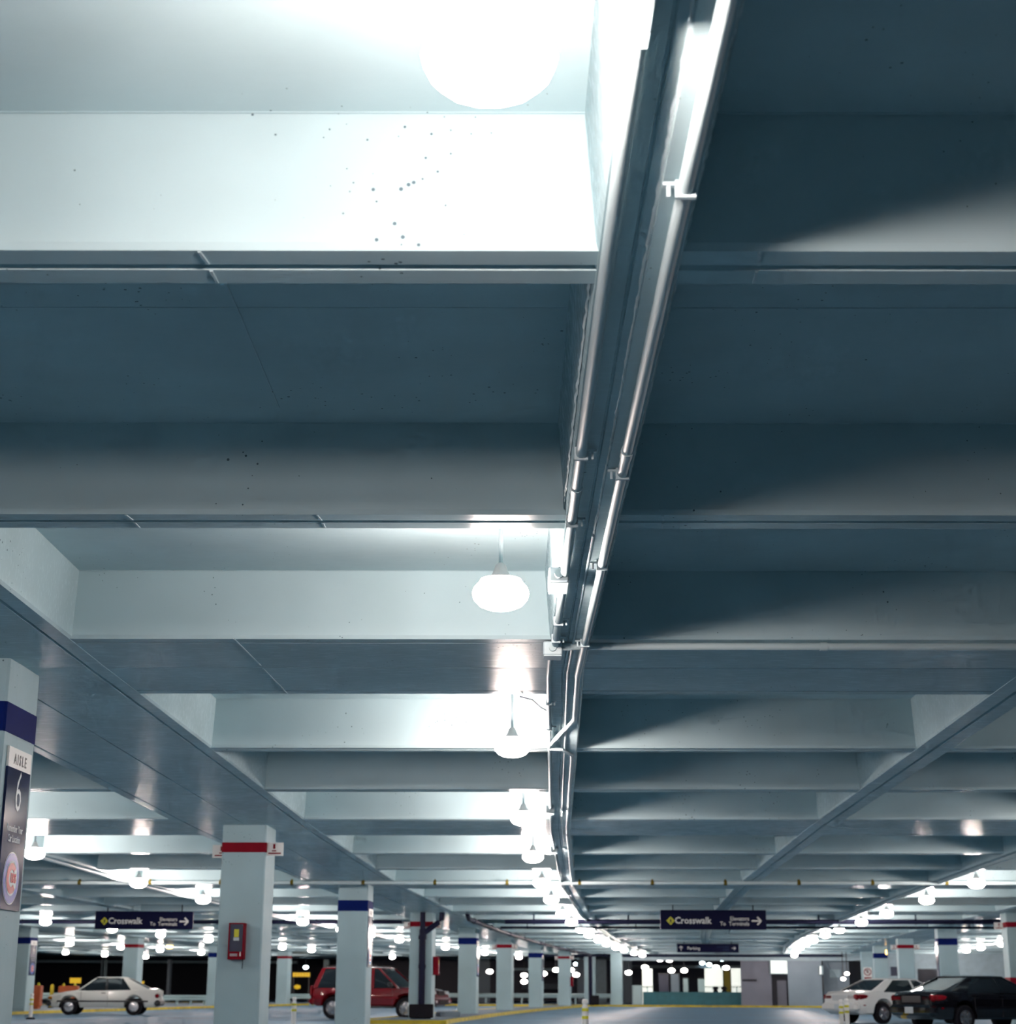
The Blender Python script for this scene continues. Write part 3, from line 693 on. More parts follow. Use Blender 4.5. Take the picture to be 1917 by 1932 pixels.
def face_pt(i, u, dx, z): p = G(i, u, 0); h = heading(i); return Vector((p.x + math.cos(h) * dx + math.sin(h) * (CWY / 2 + .08), p.y + math.sin(h) * dx - math.cos(h) * (CWY / 2 + .08), z))
cabinet(face_pt(3, -5.08, -.02, 1.67), heading(3), 'red wall cabinet with dark window on the red-banded column')
pd = G(5, -5.08, 0); cabinet(Vector((pd.x + CWX / 2 + .08, pd.y - .1, 1.68)), heading(5) + R(90), 'red cabinet on the side of the downpipe column')
pd = G(9, -5.08, 0); cabinet(Vector((pd.x + CWX / 2 + .08, pd.y - .1, 1.5)), heading(9) + R(90), 'tiny red cabinet on the side of the distant red-banded column')

# ------------------------------------------------------------------ posts
def post(c, label, h=.80, r=.06):
    root = empty('delineator_post', c); tag(root, label, 'post')
    mb = MB(); mb.lathe([(.14, 0), (.14, .03), (.08, .06)], 14); mb.build('base', M['black'], root)
    mb = MB(); mb.lathe([(r, .05), (r, h - .13), (r * .72, h - .115), (r * .72, h - .085), (r, h - .07), (r * .95, h - .02), (r * .5, h)], 14); mb.build('tube', M['whitep'], root, True)
    for z in (h - .22, h - .36):
        mb = MB(); mb.lathe([(r + .004, z), (r + .004, z + .055)], 14); mb.build('reflector_band', M['signy'], root, True)
def ground(x, Y): p = at(x, 1900, Y); return Vector((p.x, Y, 0))
post(ground(59, 56.4), 'white yellow-banded post in front of the pale coupe')
post(ground(555, 45.0), 'white yellow-banded post left of the red vehicle', .77)
post(ground(1104, 33.0), 'white yellow-banded post near the bottom centre of the photo', .79)
post(ground(1587, 46.0), 'left of the two close white posts behind the white sedan tail', .75)
post(ground(1597.5, 45.2), 'right of the two close white posts behind the white sedan tail', .78)

# ------------------------------------------------------------------ cars
def interp(pts, x):
    for (x0, z0), (x1, z1) in zip(pts, pts[1:]):
        if x0 <= x <= x1:
            t = (x - x0) / (x1 - x0) if x1 > x0 else 0; t = t * t * (3 - 2 * t) * .5 + t * .5
            return z0 + (z1 - z0) * t
    return pts[0][1] if x < pts[0][0] else pts[-1][1]

def car(name, label, loc, rz, paint, L, W, Hh, top, cab, axles, wr, wheel_style, opts):
    """x forward; top = hood/belt/deck profile; cab = (x rear glass base, x roof rear, x roof front, x screen base)"""
    root = empty(name, loc, rz); tag(root, label, 'car')
    hw = W / 2; sill = opts.get('sill', .24); N = 84
    mb = MB(); rings = []
    for q in range(N + 1):
        x = -L / 2 + L * q / N
        e = abs(x) / (L / 2); wdt = hw * (1 - .16 * max(0, (e - .72) / .28) ** 2)
        zt = interp(top, x); zb = sill + .10 * max(0, (e - .9) / .1)
        for ax in axles:
            d = abs(x - ax); ra = wr + .065
            if d < ra: zb = max(zb, wr + math.sqrt(ra * ra - d * d))
        zs = [zb, zb, zb + .05, max(zb + .06, sill + .22), max(zb + .07, zt - .26), max(zb + .08, zt - .07), max(zb + .085, zt - .015), max(zb + .09, zt + .02)]
        ys = [0, wdt * .90, wdt * .965, wdt, wdt * .995, wdt * .95, wdt * .86, 0]
        ring = [(x, -y, z) for y, z in zip(ys[1:], zs[1:])][::1]
        full = [(x, 0, zs[0])] + ring[:-1] + [(x, 0, zs[-1])] + [(x, -b, c) for (_, b, c) in reversed(ring[:-1])]
        rings.append(full)
    n = len(rings[0]); vs = [p for r_ in rings for p in r_]; fs = []
    for q in range(N):
        for k in range(n):
            j = (k + 1) % n; fs.append((q * n + k, q * n + j, (q + 1) * n + j, (q + 1) * n + k))
    fs += [tuple(range(n)), tuple(reversed(range(N * n, N * n + n)))]
    mb.add(vs, fs); mb.build('body', paint, root, True)
    # cabin: glass loft, painted roof and pillars laid over it
    xr0, xr1, xf1, xf0 = cab; zb0 = interp(top, xr0) - .03; zf0 = interp(top, xf0) - .03; zr = Hh; wb, wt = hw * .93, hw * opts.get('tumble', .70)
    def side(x0, x1, k):   # point on the cabin side at param k between belt and roof
        return None
    def cabring(t):   # t from belt (0) to roof (1)
        z_r = zb0 + (zr - .05 - zb0) * t; z_f = zf0 + (zr - .05 - zf0) * t
        xr = xr0 + (xr1 - xr0) * t; xf = xf0 + (xf1 - xf0) * t; ww = wb + (wt - wb) * (t ** 1.25)
        mid = lambda a: xr + (xf - xr) * a; zz = lambda a: z_r + (z_f - z_r) * a
        pts = [(xr - .04 * (1 - t), 0, z_r)]
        for a in (0.02, .2, .4, .6, .8, .98): pts.append((mid(a), -ww * (1 - .05 * (abs(a - .5) * 2) ** 3), zz(a)))
        pts.append((xf + .05 * (1 - t), 0, z_f))
        for a in (.98, .8, .6, .4, .2, .02): pts.append((mid(a), ww * (1 - .05 * (abs(a - .5) * 2) ** 3), zz(a)))
        return pts
    T = [0, .25, .5, .75, 1.0]; mb = MB(); rr = [cabring(t) for t in T]; n = len(rr[0]); fs = []
    for q in range(len(T) - 1):
        for k in range(n): j = (k + 1) % n; fs.append((q * n + k, q * n + j, (q + 1) * n + j, (q + 1) * n + k))
    mb.add([p for r_ in rr for p in r_], fs); mb.build('windows', M['glassdk'], root, True)
    # roof
    base = cabring(1.0); mb = MB(); low = [(x * 1.0, y * 1.035, z - .015) for x, y, z in base]; up1 = [(x, y * 1.02, z + .02) for x, y, z in base]
    cxr = (xr1 + xf1) / 2; up2 = [(cxr + (x - cxr) * .82, y * .72, zr - .004) for x, y, z in base]
    n = len(base); fs = []
    for q in range(2):
        for k in range(n): j = (k + 1) % n; fs.append((q * n + k, q * n + j, (q + 1) * n + j, (q + 1) * n + k))
    fs.append(tuple(range(2 * n, 3 * n))); fs.append(tuple(reversed(range(n))))
    mb.add(low + up1 + up2, fs); mb.build('roof', paint, root, True)
    def spt(xb, xt, t, sgn, off=.012):   # on the side surface between belt x and roof x
        x = xb + (xt - xb) * t; a = (x - (xr0 + (xr1 - xr0) * t)) / ((xf0 + (xf1 - xf0) * t) - (xr0 + (xr1 - xr0) * t))
        a = min(max(a, 0), 1); z_r = zb0 + (zr - .05 - zb0) * t; z_f = zf0 + (zr - .05 - zf0) * t
        ww = (wb + (wt - wb) * (t ** 1.25)) * (1 - .05 * (abs(a - .5) * 2) ** 3)
        return Vector((x, sgn * (ww + off), z_r + (z_f - z_r) * a))
    for sgn in (-1, 1):
        for nm, (b0, b1, t0, t1), pm in opts['pillars']:
            mb = MB()
            for q in range(4):
                ta, tb = q / 4, (q + 1) / 4
                o4 = [spt(b0, t0, ta, sgn), spt(b1, t1, ta, sgn), spt(b1, t1, tb, sgn), spt(b0, t0, tb, sgn)]
                i4 = [spt(b0, t0, ta, sgn, -.03), spt(b1, t1, ta, sgn, -.03), spt(b1, t1, tb, sgn, -.03), spt(b0, t0, tb, sgn, -.03)]
                mb.hexa(i4 + o4)
            mb.build(nm, paint if pm else M['plastic'], root)
        # belt trim
    # wheels
    for ax in axles:
        for sgn in (-1, 1):
            Mw = Matrix.Translation((ax, sgn * (hw - .11), wr)) @ Matrix.Rotation(R(90) * (1 if sgn < 0 else -1), 4, 'X')
            mb = MB(); mb.lathe([(wr * .62, -.10), (wr * .93, -.10), (wr, -.07), (wr, .07), (wr * .93, .10), (wr * .62, .10), (wr * .60, .02)], 28, Mw); tire = mb.build('wheel', M['black'], root, True)
            mb = MB(); mb.lathe([(wr * .10, .085), (wr * .16, .08), (wr * .20, .06), (wr * .54, .045), (wr * .60, .09), (wr * .635, .095), (wr * .635, .02)], 28, Mw)
            mb.build('rim', M['alloy'] if wheel_style != 'dark' else M['plastic'], tire, True)
            ns = {'star': 7, 'five': 5, 'mesh': 6}.get(wheel_style, 5)
            for k in range(ns):
                a = 2 * math.pi * k / ns + .3; sk = .5 if wheel_style == 'star' else 0
                mb = MB(); r0, r1, wd0, wd1 = wr * .16, wr * .60, wr * .09, wr * .07
                P = []
                for zz in (.055, .098):
                    for rr_, dw, aa in ((r0, -wd0, a), (r0, wd0, a), (r1, wd1, a + sk), (r1, -wd1, a + sk)):
                        p = Vector((math.cos(aa) * rr_ - math.sin(aa) * dw, math.sin(aa) * rr_ + math.cos(aa) * dw, zz)); P.append(Mw @ p)
                mb.hexa(P); mb.build('spoke', M['alloy'], tire)
    # underside
    mb = MB(); mb.box((0, 0, sill + .06), (L * .86, W * .80, .12)); mb.build('underbody', M['black'], root)
    # bumpers, lights, plates and trim given as boxes: (name, centre, size, material, bevel)
    for nm, c, d, mt in opts.get('bits', []):
        mb = MB(); mb.bbox(c, d, min(d) * .28); mb.build(nm, M[mt] if isinstance(mt, str) else mt, root)
    for nm, c, d, mt in opts.get('pairs', []):
        for sgn in (-1, 1):
            mb = MB(); mb.bbox((c[0], sgn * c[1], c[2]), d, min(d) * .28); mb.build(nm, M[mt] if isinstance(mt, str) else mt, root)
    return root

# pale coupe on the left, nose to the left, seen from its left side
L, W = 4.16, 1.66
coupe_top = [(-2.08, .90), (-1.95, .95), (-1.30, .97), (-.6, .96), (.55, .93), (.85, .925), (1.4, .85), (1.9, .76), (2.08, .70)]
pc = at(198, 1917, 67.0); pc.z = 0
car('coupe', 'pale silver two-door coupe parked side-on at the left', pc, R(180 + 4), M['carsilver'], L, W, 1.40, coupe_top, (-1.74, -.81, .345, 1.02), (-1.17, 1.25), .305, 'mesh',
    dict(sill=.27, tumble=.72, pillars=[('front_pillar', (.93, 1.0, .265, .345), 1), ('door_pillar', (-.16, -.07, -.12, -.06), 0), ('rear_pillar', (-1.72, -1.03, -.85, -.68), 1)],
         bits=[('front_bumper', (2.02, 0, .44), (.24, 1.56, .20), 'plastic'), ('rear_bumper', (-2.03, 0, .44), (.24, 1.58, .22), 'plastic'), ('grille', (2.05, 0, .60), (.06, .7, .10), 'plastic'),
               ('licence_plate', (-2.12, 0, .62), (.02, .3, .15), 'whitep')],
         pairs=[('side_strip', (0, W / 2 + .002, .50), (3.4, .02, .055), 'plastic'), ('tail_lamp', (-2.02, .62, .70), (.14, .36, .16), 'tail'), ('headlamp', (2.02, .55, .62), (.12, .36, .11), 'headl'),
                ('turn_signal', (1.97, .76, .62), (.14, .10, .10), 'amber'), ('mirror', (.72, .90, .94), (.12, .14, .10), 'plastic'), ('door_handle', (-.02, W / 2 + .006, .80), (.16, .02, .03), 'plastic'),
                ('door_seam', (.82, W / 2 - .002, .58), (.008, .01, .56), 'plastic'), ('door_seam', (-.18, W / 2 - .002, .58), (.008, .01, .56), 'plastic'), ('drip_rail', (-.12, W * .365, 1.345), (.9, .02, .02), 'plastic')]))

# red off-road vehicle
L, W = 4.45, 1.76
suv_top = [(-2.22, 1.02), (-2.1, 1.06), (-1.0, 1.06), (.6, 1.06), (.9, 1.05), (1.1, 1.04), (1.9, .99), (2.14, .92), (2.22, .82)]
pc = at(716, 1921, 59.2); pc.z = 0
car('off_road_vehicle', 'dark red off-road vehicle half hidden behind two columns', pc, R(-19), M['carred'], L, W, 1.70, suv_top, (-2.16, -1.88, .28, 1.05), (-1.36, 1.30), .365, 'five',
    dict(sill=.42, tumble=.80, pillars=[('front_pillar', (.93, 1.03, .20, .29), 1), ('door_pillar', (.02, .14, -.02, .08), 1), ('door_pillar', (-.98, -.88, -.95, -.87), 1), ('rear_pillar', (-2.15, -1.96, -1.87, -1.72), 1)],
         bits=[('front_bumper', (2.17, 0, .60), (.26, 1.70, .24), 'carred'), ('rear_bumper', (-2.17, 0, .58), (.24, 1.70, .24), 'carred'), ('grille', (2.2, 0, .84), (.06, .62, .17), 'black'), ('lower_intake', (2.29, 0, .58), (.04, .8, .12), 'black'),
               ('licence_plate', (-2.3, 0, .72), (.02, .3, .15), 'whitep')],
         pairs=[('headlamp', (2.17, .58, .84), (.10, .36, .17), 'headl'), ('fog_lamp', (2.29, .60, .58), (.04, .14, .09), 'headl'), ('tail_lamp', (-2.2, .76, .92), (.06, .16, .34), 'tail'), ('mirror', (.78, .98, 1.12), (.14, .2, .16), 'plastic'),
                ('side_strip', (0, W / 2 + .004, .70), (2.1, .02, .07), 'carred'), ('door_handle', (-.05, W / 2 + .01, .94), (.16, .03, .035), 'carred'), ('running_board', (0, W / 2 - .0, .40), (1.75, .14, .06), 'plastic'),
                ('roof_rail', (-.8, .60, 1.74), (1.9, .04, .035), 'plastic'), ('door_seam', (.82, W / 2 - .002, .78), (.008, .01, .5), 'plastic'), ('door_seam', (.0, W / 2 - .002, .78), (.008, .01, .5), 'plastic')]))

# white sedan on the right, tail towards the camera
L, W = 4.7, 1.80
sed_top = [(-2.35, .88), (-2.25, .96), (-1.6, 1.00), (-1.1, 1.0), (.6, .95), (1.1, .93), (1.8, .82), (2.2, .70), (2.35, .60)]
def sedan(name, label, loc, rz, paint, wheel):
    tw = W / 2
    return car(name, label, loc, rz, paint, L, W, 1.37, sed_top, (-1.78, -.92, .25, 1.15), (-1.35, 1.38), .315, wheel,
        dict(sill=.27, tumble=.69, pillars=[('front_pillar', (1.05, 1.13, .17, .26), 1), ('door_pillar', (-.08, .02, -.12, -.05), 1), ('rear_pillar', (-1.76, -1.28, -.98, -.72), 1)],
             bits=[('front_bumper', (2.28, 0, .45), (.22, 1.66, .26), paint), ('rear_bumper', (-2.30, 0, .50), (.26, 1.72, .27), paint), ('boot_panel', (-2.335, 0, .77), (.04, .74, .18), 'plastic' if paint is M['carblack'] else 'headl'),
                   ('licence_plate', (-2.44, 0, .50), (.015, .32, .16), 'text_pale')],
             pairs=[('tail_lamp', (-2.27, .60, .79), (.16, .46, .18), 'tail'), ('tail_lamp_wrap', (-2.06, .80, .80), (.36, .12, .15), 'tail'), ('headlamp', (2.24, .60, .62), (.16, .40, .13), 'headl'), ('side_marker', (-2.02, tw - .05, .55), (.16, .03, .035), 'tail'),
                    ('mirror', (.82, .97, .98), (.13, .16, .11), paint), ('door_handle', (-.05, tw + .004, .84), (.16, .02, .035), paint), ('door_handle', (-.95, tw + .004, .86), (.16, .02, .035), paint),
                    ('side_strip', (0, tw + .004, .56), (2.0, .015, .05), paint), ('door_seam', (.86, tw - .003, .60), (.008, .01, .56), 'plastic'), ('door_seam', (-.10, tw - .003, .60), (.008, .01, .56), 'plastic'), ('door_seam', (-1.02, tw - .003, .70), (.008, .01, .36), 'plastic')]))
def place_by_rear_wheel(px, Y, rz, L_, W_, ax):   # near rear wheel seen at px
    q = ground(px, Y); c, s = math.cos(rz), math.sin(rz); off = Vector((c * ax - s * (-W_ / 2), s * ax + c * (-W_ / 2), 0)); return q - off
rz = R(27)
sedan('sedan', 'white sedan with red tail lamps parked on the right', place_by_rear_wheel(1668, 54.0, rz, L, W, -1.35), rz, M['carwhite'], 'five')
sedan('sedan', 'black sedan at the bottom right corner', place_by_rear_wheel(1822, 44.6, rz, L, W, -1.35), rz, M['carblack'], 'star')

# painted bay line at the black sedan
mb = MB(); a, b = ground(1652, 44.0), ground(1716, 47.0); d = (b - a).normalized(); n_ = Vector((-d.y, d.x, 0)) * .09
mb.hexa([a - n_, b - n_, b + n_, a + n_] + [p + Vector((0, 0, .004)) for p in (a - n_, b - n_, b + n_, a + n_)]); tag(mb.build('bay_line', M['yellow']), 'yellow painted bay line on the floor by the black sedan', 'floor marking')
# concrete wheel stop beside the red vehicle front
wsp = ground(846, 60.0); root = empty('wheel_stop', wsp, R(40)); tag(root, 'pale concrete block on the floor under the red vehicle front', 'block')
mb = MB(); mb.bbox((0, 0, .13), (.9, .3, .26), .04); mb.build('block', M['walk'], root)

# ------------------------------------------------------------------ end wall, openings and what lies beyond
FW = 9     # bay of the end wall
def gz(u, s, z, i=FW): p = G(i, u, s); return Vector((p.x, p.y, z))
def uofx(px, s, y=1860):      # lateral offset whose end-wall point lies on the given photo column
    lo, hi = -45.0, 45.0
    for _ in range(40):
        mid = (lo + hi) / 2; p = G(FW, mid, s)
        if at(px, y, p.y).x > p.x: lo = mid
        else: hi = mid
    return (lo + hi) / 2
def slab_u(name, u0, u1, s0, s1, z0, z1, mt, parent=None):
    mb = MB(); mb.hexa([gz(u0, s0, z0), gz(u1, s0, z0), gz(u1, s1, z0), gz(u0, s1, z0), gz(u0, s0, z1), gz(u1, s0, z1), gz(u1, s1, z1), gz(u0, s1, z1)])
    return mb.build(name, mt, parent)
SW = 6.6; FZ = G(FW, 0, SW).z
def U(px): return uofx(px, SW)
def zpix(y, Y=None): 
    p = at(1300, y, G(FW, 8, SW).y); return p.z
wall = empty('wall_far'); struct(wall, 'grey end wall with door recess and dark openings')
slab_u('header', U(1165), U(1645), SW - .2, SW + .3, zpix(1812), FZ + .5, M['palewall'], wall)
slab_u('panel', U(1398), U(1456), SW, SW + .3, 0, zpix(1811), M['mauve'], wall)
slab_u('panel', U(1487), U(1551), SW - .3, SW + .3, 0, zpix(1812), M['bluegrey'], wall)
slab_u('panel', U(1456), U(1487), SW + .9, SW + 1.1, 0, zpix(1811), M['dark'], wall)
dr = slab_u('door', U(1466), U(1484), SW + .8, SW + .88, 0, zpix(1849), M['mauve'], wall)
slab_u('panel', U(1551), U(1604), SW + .8, SW + 1.0, 0, zpix(1812), M['bluegrey'], wall)
slab_u('window_pane', U(1567), U(1588), SW + .7, SW + .78, zpix(1843), zpix(1828), M['palewall'], wall)
slab_u('panel', U(1604), U(1634), SW + 2.5, SW + 2.7, 0, zpix(1812), M['dark'], wall)
slab_u('panel', U(1634), U(2000), SW, SW + .3, 0, FZ + .3, M['palewall'], wall)
slab_u('window_recess', U(1682), U(1697), SW - .05, SW + .02, zpix(1840), zpix(1823), M['darkblue'], wall)
slab_u('window_recess', U(1733), U(1772), SW - .05, SW + .02, zpix(1855), zpix(1827), M['dark'], wall)
slab_u('jamb', U(1552), U(1554), SW - .1, SW + .2, 0, zpix(1812), M['plastic'], wall)
slab_u('ledge', U(1401), U(1428), SW - .06, SW + .02, zpix(1851), zpix(1847), M['dark'], wall)
lb = empty('light_box', gz((U(1455) + U(1487)) / 2, SW - .1, zpix(1824))); tag(lb, 'glowing white box sign over the door in the end wall', 'sign')
wlb = (U(1487.5) - U(1455)); hlb = zpix(1811.5) - zpix(1836.5)
mb = MB(); mb.bbox((0, .1, 0), (wlb + .06, .3, hlb + .06), .03); mb.build('case', M['palewall'], lb)
mb = MB(); mb.bbox((0, -.06, 0), (wlb - .04, .06, hlb - .04), .02); mb.build('lit_face', M['litwhite'], lb)
lb = empty('light_box', gz(U(1550), SW - .5, zpix(1830))); tag(lb, 'small pale box lamp on the corner of the end wall', 'lamp')
mb = MB(); mb.bbox((0, 0, 0), (.24, .3, .55), .02); mb.build('case', M['palewall'], lb); mb = MB(); mb.bbox((-.05, -.16, 0), (.10, .02, .5), .005); mb.build('lit_face', M['litwhite'], lb)

# no parking sign
p = G(9, 13.25, 0); h9 = heading(9); c = Vector((p.x + math.sin(h9) * (CWY / 2 + .02), p.y - math.cos(h9) * (CWY / 2 + .02), 0)); c.z = at(1643, 1836, p.y).z
root = empty('no_parking_sign', c, h9); tag(root, 'round red and white no-parking sign on the pale column', 'sign')
mb = MB(); mb.box((0, 0, -.05), (.50, .012, .76)); mb.build('plate', M['whitep'], root)
disc(root, 'red_ring', (0, -.007, .06), .22, M['red'], .004); disc(root, 'white_disc', (0, -.012, .06), .165, M['whitep'], .003)
put_text(root, 'P', (0, -.016, .06), .27, M['ink'], bold=.01)
mb = MB(); dq = Vector((.7, -.7)) * .17; nq = Vector((.7, .7)) * .022
q4 = [(-dq.x - nq.x, -dq.y - nq.y), (dq.x - nq.x, dq.y - nq.y), (dq.x + nq.x, dq.y + nq.y), (-dq.x + nq.x, -dq.y + nq.y)]
mb.hexa([(x, -.018, z + .06) for x, z in q4] + [(x, -.022, z + .06) for x, z in q4]); mb.build('slash', M['red'], root)
mb = MB(); mb.box((0, -.008, -.30), (.42, .006, .12)); mb.build('red_panel', M['red'], root)
# small lamp on the blue-banded column beside it
p = G(8, 13.25, 0); root = empty('wall_lamp', (p.x + .22, p.y - CWY / 2 - .06, p.z - .32)); tag(root, 'small lit lamp on the blue-banded column by the no-parking sign', 'lamp')
mb = MB(); mb.bbox((0, .03, 0), (.12, .06, .3), .01); mb.build('back_plate', M['plastic'], root); mb = MB(); mb.bbox((0, -.02, 0), (.08, .05, .24), .015); mb.build('lens', M['litwarm'], root)

# teal parapet, lit glass towers and odds and ends beyond the opening
UB = lambda px, d: uofx(px, d)
o = empty('low_wall'); tag(o, 'low teal wall below the lit opening in the distance', 'wall')
slab_u('parapet', UB(1213, 9.2), UB(1399, 9.2), 9.2, 9.5, WALK, zpix(1872.5), M['teal'], o)
slab_u('coping', UB(1213, 9.2), UB(1399, 9.2), 9.15, 9.55, zpix(1872.5), zpix(1871.5), M['teal'], o)
for a_, b_, y0, y1, lab in ((1212, 1231, 1874, 1828, 'tall lit white glass panel at the left of the distant opening'), (1330, 1364, 1872, 1827, 'wide lit white panel right of the middle of the distant opening'), (1380, 1400, 1871, 1827, 'lit white panel at the right end of the distant opening')):
    o = empty('glowing_pylon'); tag(o, lab, 'pylon')
    d = 12.5; ua, ub = UB(a_, d), UB(b_, d)
    slab_u('glass', ua, ub, d, d + .2, WALK, zpix(y1) + .1, M['littower'], o)
    slab_u('rail', ua, ub, d - .1, d - .04, zpix(1862), zpix(1860.6), M['plastic'], o)
    slab_u('mullion', (ua + ub) / 2 - .04, (ua + ub) / 2 + .04, d - .05, d, WALK, zpix(1860), M['tealrail'], o)
for a_, b_, y0, mt, lab in ((1243, 1262, 1838, 'darkblue', 'dark blue kiosk block in the distant opening'), (1266, 1281, 1838, 'bluegrey', 'grey pillar in the middle of the distant opening'), (1289, 1298, 1847, 'tealrail', 'small pale cabinet in the distant opening'),
                            (1317, 1331, 1848, 'tealrail', 'pale blue cabinet beside the wide lit panel'), (1366, 1378, 1832, 'brass', 'brownish post between the two lit panels')):
    o = empty('kiosk'); tag(o, lab, 'kiosk'); d = 14.0; ua, ub = UB(a_, d), UB(b_, d)
    slab_u('body', ua, ub, d, d + .8, WALK, zpix(y0) + .1, M[mt], o); slab_u('cap', ua - .04, ub + .04, d - .05, d + .85, zpix(y0) + .1, zpix(y0) + .16, M['plastic'], o)
for px, wd, hh, lab in ((1350, .5, 1.0, 'dark silhouetted bollard in front of the wide lit panel'), (1366, .4, .9, 'dark silhouetted bollard right of the wide lit panel')):
    o = empty('bollard', gz(UB(px, 11.5), 11.5, WALK)); tag(o, lab, 'bollard')
    mb = MB(); mb.lathe([(.16, 0), (.16, .1), (.10, .14), (.10, .7), (.17, .76), (.17, .9), (.10, 1.0)], 12); mb.build('shaft', M['black'], o, True)
    mb = MB(); mb.lathe([(.2, 1.0), (.22, 1.05), (.12, 1.2)], 12); mb.build('cap', M['black'], o, True)
o = empty('utility_cabinet', gz(UB(1202, 8.0), 8.0, WALK), 0); tag(o, 'pale teal utility cabinet left of the teal wall', 'cabinet')
mb = MB(); mb.bbox((0, 0, .62), (.62, .5, 1.24), .03); mb.build('body', M['tealrail'], o); mb = MB(); mb.box((0, -.26, .62), (.5, .02, 1.0)); mb.build('door', M['tealrail'], o)

# far building beyond the road: dark, with a concrete soffit and lamps
road = MB(); road.box((0, 185, -.35), (260, 130, .1)); struct(road.build('trim_4', M['asphalt']), 'dark road outside beyond the garage')
o = empty('far_structure'); tag(o, 'dark concrete building across the road behind the garage', 'building')
def wbox(name, px0, px1, y0, y1, Y, th, mt, parent):
    a, b = at(px0, y1, Y), at(px1, y0, Y); mb = MB(); mb.box(((a.x + b.x) / 2, Y + th / 2, (a.z + b.z) / 2), (b.x - a.x, th, b.z - a.z)); return mb.build(name, mt, parent)
wbox('wall', -200, 700, 1760, 1900, 190, 1, M['dark'], o); wbox('wall', 700, 1700, 1770, 1900, 176, 1, M['darkblue'], o)
wbox('fascia', 30, 560, 1813, 1816, 170, .6, M['tealrail'], o)
mb = MB(); mb.box((-5, 138, 3.75), (110, 33, .3)); mb.build('canopy', M['bluegrey'], o); wbox('ceiling_beam', 960, 1130, 1827, 1831, 150, .8, M['palewall'], o); wbox('ceiling_beam', 1180, 1400, 1822, 1826, 148, .8, M['bluegrey'], o)
for a_, b_, mt in ((608, 620, 'tealrail'), (900, 925, 'bluegrey'), (1090, 1102, 'bluegrey'), (1126, 1144, 'palewall'), (1178, 1192, 'bluegrey'), (186, 192, 'palewall'), (192, 199, 'column'), (312, 322, 'bluegrey')):
    wbox('pillar', a_, b_, 1810, 1893, 146 if a_ > 400 else 140, .8, M[mt], o)
wbox('window_strip', 870, 905, 1845, 1868, 174, .3, M['brass'], o)
wbox('stair_flight', 985, 1055, 1856, 1866, 165, .4, M['bluegrey'], o)
# amber sign boards across the road
for a_, b_, y0, y1, n, lab in ((131, 153, 1845, 1855, 1, 'amber lit sign board behind the coupe bonnet'), (552, 585, 1835, 1843, 6, 'amber dot display left of the red vehicle'), (257, 272, 1851, 1856, 3, 'amber lights seen past the coupe roof')):
    o = empty('lit_sign'); tag(o, lab, 'sign'); Y = 135
    wbox('panel', a_ - 1, b_ + 1, y0 - 1, y1 + 1, Y + .3, .2, M['dark'], o)
    for px in (a_ + 2, b_ - 2):
        q = at(px, y1, Y + .55); mb = MB(); mb.box((q.x, q.y, q.z / 2), (.12, .12, q.z + .2)); mb.build('post', M['plastic'], o)
    for k in range(n):
        wq = (b_ - a_) / n; wbox('lit_cell', a_ + wq * k + .35, a_ + wq * (k + 1) - .35, y0, y1, Y, .1, M['litamber'], o)
def far_lamp(px, y, Y, r, mt, label, group=None):
    o = empty('street_lamp', at(px, y, Y)); tag(o, label, 'lamp', group)
    mb = MB(); mb.lathe([(r * .3, -r * .62), (r * .8, -r * .4), (r, 0), (r * .8, r * .4), (r * .3, r * .6)], 12); mb.build('globe', mt, o, True)
    mb = MB(); mb.tube([(0, 0, r * .55), (0, 0, max(r * .55 + .1, (3.62 if px < 1500 and Y > 120 else 3.86) - at(px, y, Y).z))], .03, 6); mb.build('stem', M['plastic'], o)
for px, y in ((539, 1822), (577, 1825), (917, 1821), (1087, 1819), (1325, 1817), (1338, 1820), (1362, 1810)):
    far_lamp(px, y, 148, .24, M['litcool'], 'tiny cool white lamp outside beyond the garage', 'cool white lamps outside')
M['litfar'] = glow('lit_far_globe', (1, .92, .86), 14.0, False)
for px, y in ((924, 1833), (989, 1840), (1026, 1837), (1049, 1830), (1077, 1830), (1087, 1839), (1245, 1810), (1263, 1811), (1267, 1831), (1291, 1831), (1351, 1825), (1370, 1826), (1186, 1835), (1217, 1825), (989, 1852), (1598, 1837), (1591, 1847)):
    Y = 128 if px < 1500 else G(FW, 16, SW - 2).y
    far_lamp(px, y, Y, .26 if px < 1500 else .16, M['litfar'], 'small round lamp glowing beyond the end of the garage', 'round lamps beyond the end of the garage')
far_lamp(320, 1786, 96, .2, M['litwarm'], 'small orange lamp right of the left crosswalk sign')
far_lamp(561, 1862, 140, .28, M['litamber'], 'small yellow lamp left of the red vehicle')

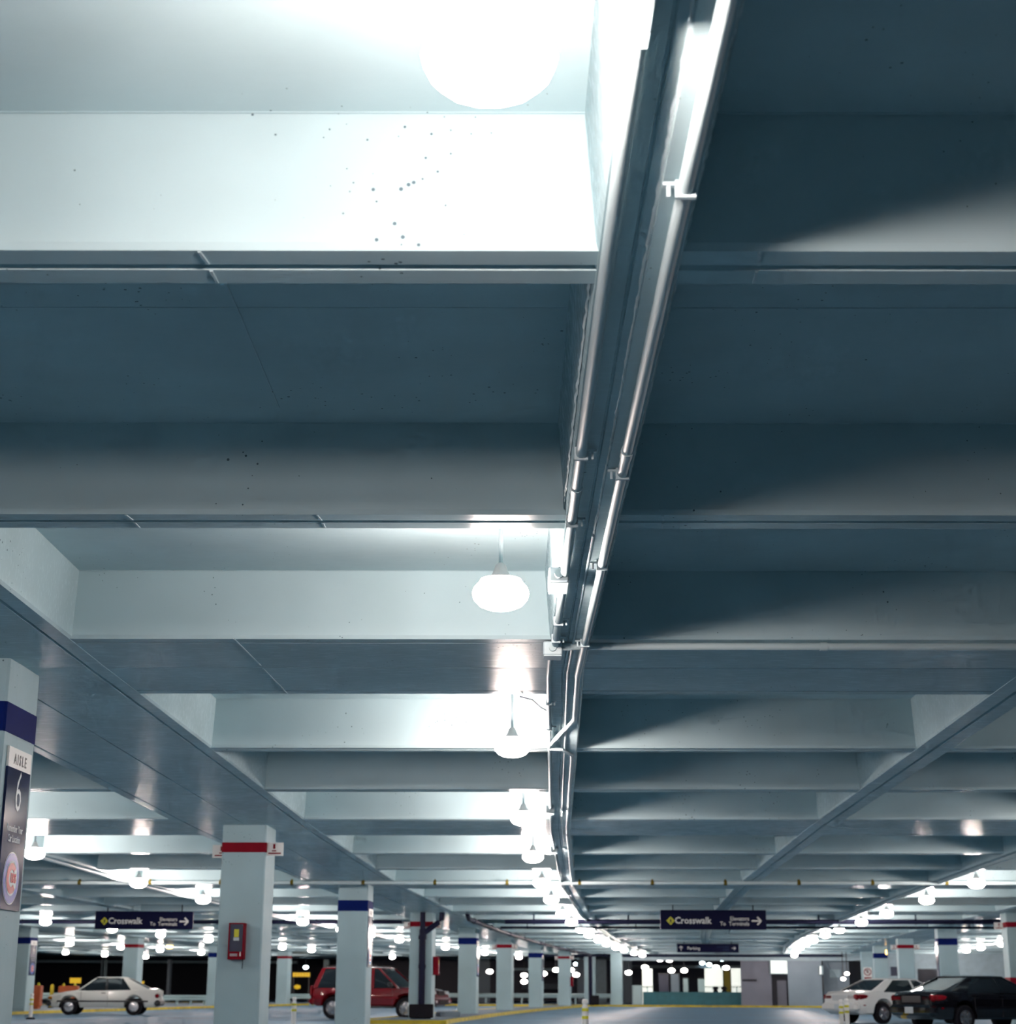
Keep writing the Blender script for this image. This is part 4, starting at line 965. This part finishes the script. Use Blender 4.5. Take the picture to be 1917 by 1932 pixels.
# guard rails
def guard_rail(p0, p1, z, label, posts=4, mt='tealrail'):
    p0, p1 = Vector(p0), Vector(p1); root = empty('guard_rail', p0); tag(root, label, 'guard rail'); d = (p1 - p0); dn = d.normalized(); nn = Vector((-dn.y, dn.x, 0))
    prof = [(0, .15), (-.05, .11), (-.05, .04), (0, 0), (-.05, -.04), (-.05, -.11), (0, -.15), (.01, -.15), (-.03, -.11), (-.03, -.04), (.02, 0), (-.03, .04), (-.03, .11), (.01, .15)]
    mb = MB(); mb.prism([nn * a + Vector((0, 0, z + b)) for a, b in prof], [d + nn * a + Vector((0, 0, z + b)) for a, b in prof]); mb.build('rail', M[mt], root)
    for k in range(posts):
        q = d * ((k + .5) / posts) + nn * .09; mb = MB(); mb.box((q.x, q.y, (z + .12) / 2), (.12, .12, z + .12)); mb.build('post', M[mt], root)
def gr(px, Y): p = at(px, 1890, Y); return (p.x, p.y, 0)
guard_rail(gr(600, 124), gr(900, 126), .62, 'pale guard rail behind the red vehicle', 8)
guard_rail(gr(900, 126.5), gr(1170, 128), .62, 'pale guard rail behind the distant middle columns', 8)
guard_rail(gr(296, 97), gr(400, 99), .50, 'pale guard rail right of the coupe tail', 4)
guard_rail(gr(540, 112), gr(600, 112), .55, 'pale guard rail left of the red vehicle', 2)
guard_rail(gr(66, 83), gr(112, 83.5), .62, 'short pale guard rail in front of the coupe nose', 2)
guard_rail(gr(60, 84), gr(70, 84), .3, 'guard rail stub beside the orange barrier', 1)
# orange barriers and yellow bollard
def barrier(px0, px1, y0, y1, Y, label):
    a, b = at(px0, y1, Y), at(px1, y0, Y); root = empty('barrier', ((a.x + b.x) / 2, Y, WALK)); tag(root, label, 'barrier'); h_ = b.z - WALK; w_ = b.x - a.x
    mb = MB(); mb.bbox((0, 0, h_ / 2 + .05), (w_, .5, h_ - .1), .04); mb.build('body', M['orange'], root)
    for x in (-w_ * .3, w_ * .3):
        mb = MB(); mb.box((x, 0, .06), (w_ * .22, .46, .12)); mb.build('foot', M['orange'], root)
        mb = MB(); mb.lathe([(.07, h_ - .02), (.07, h_ + .05), (.03, h_ + .12)], 10, Matrix.Translation((x, 0, 0))); mb.build('reflector', M['signy'], root)
barrier(42, 80, 1859, 1902, 78.0, 'tall orange barrier left of the coupe')
barrier(110, 149, 1860, 1895, 84.0, 'orange barrier behind the coupe bonnet')
o = empty('bollard', (at(98, 1870, 82).x, 82, WALK)); tag(o, 'slim yellow bollard above the coupe nose', 'bollard')
mb = MB(); hb = at(98, 1857, 82).z - WALK; mb.lathe([(.09, 0), (.09, hb - .08), (.05, hb)], 12); mb.build('post', M['yellow'], o, True); mb = MB(); mb.lathe([(.14, 0), (.14, .04)], 12); mb.build('base_plate', M['plastic'], o)
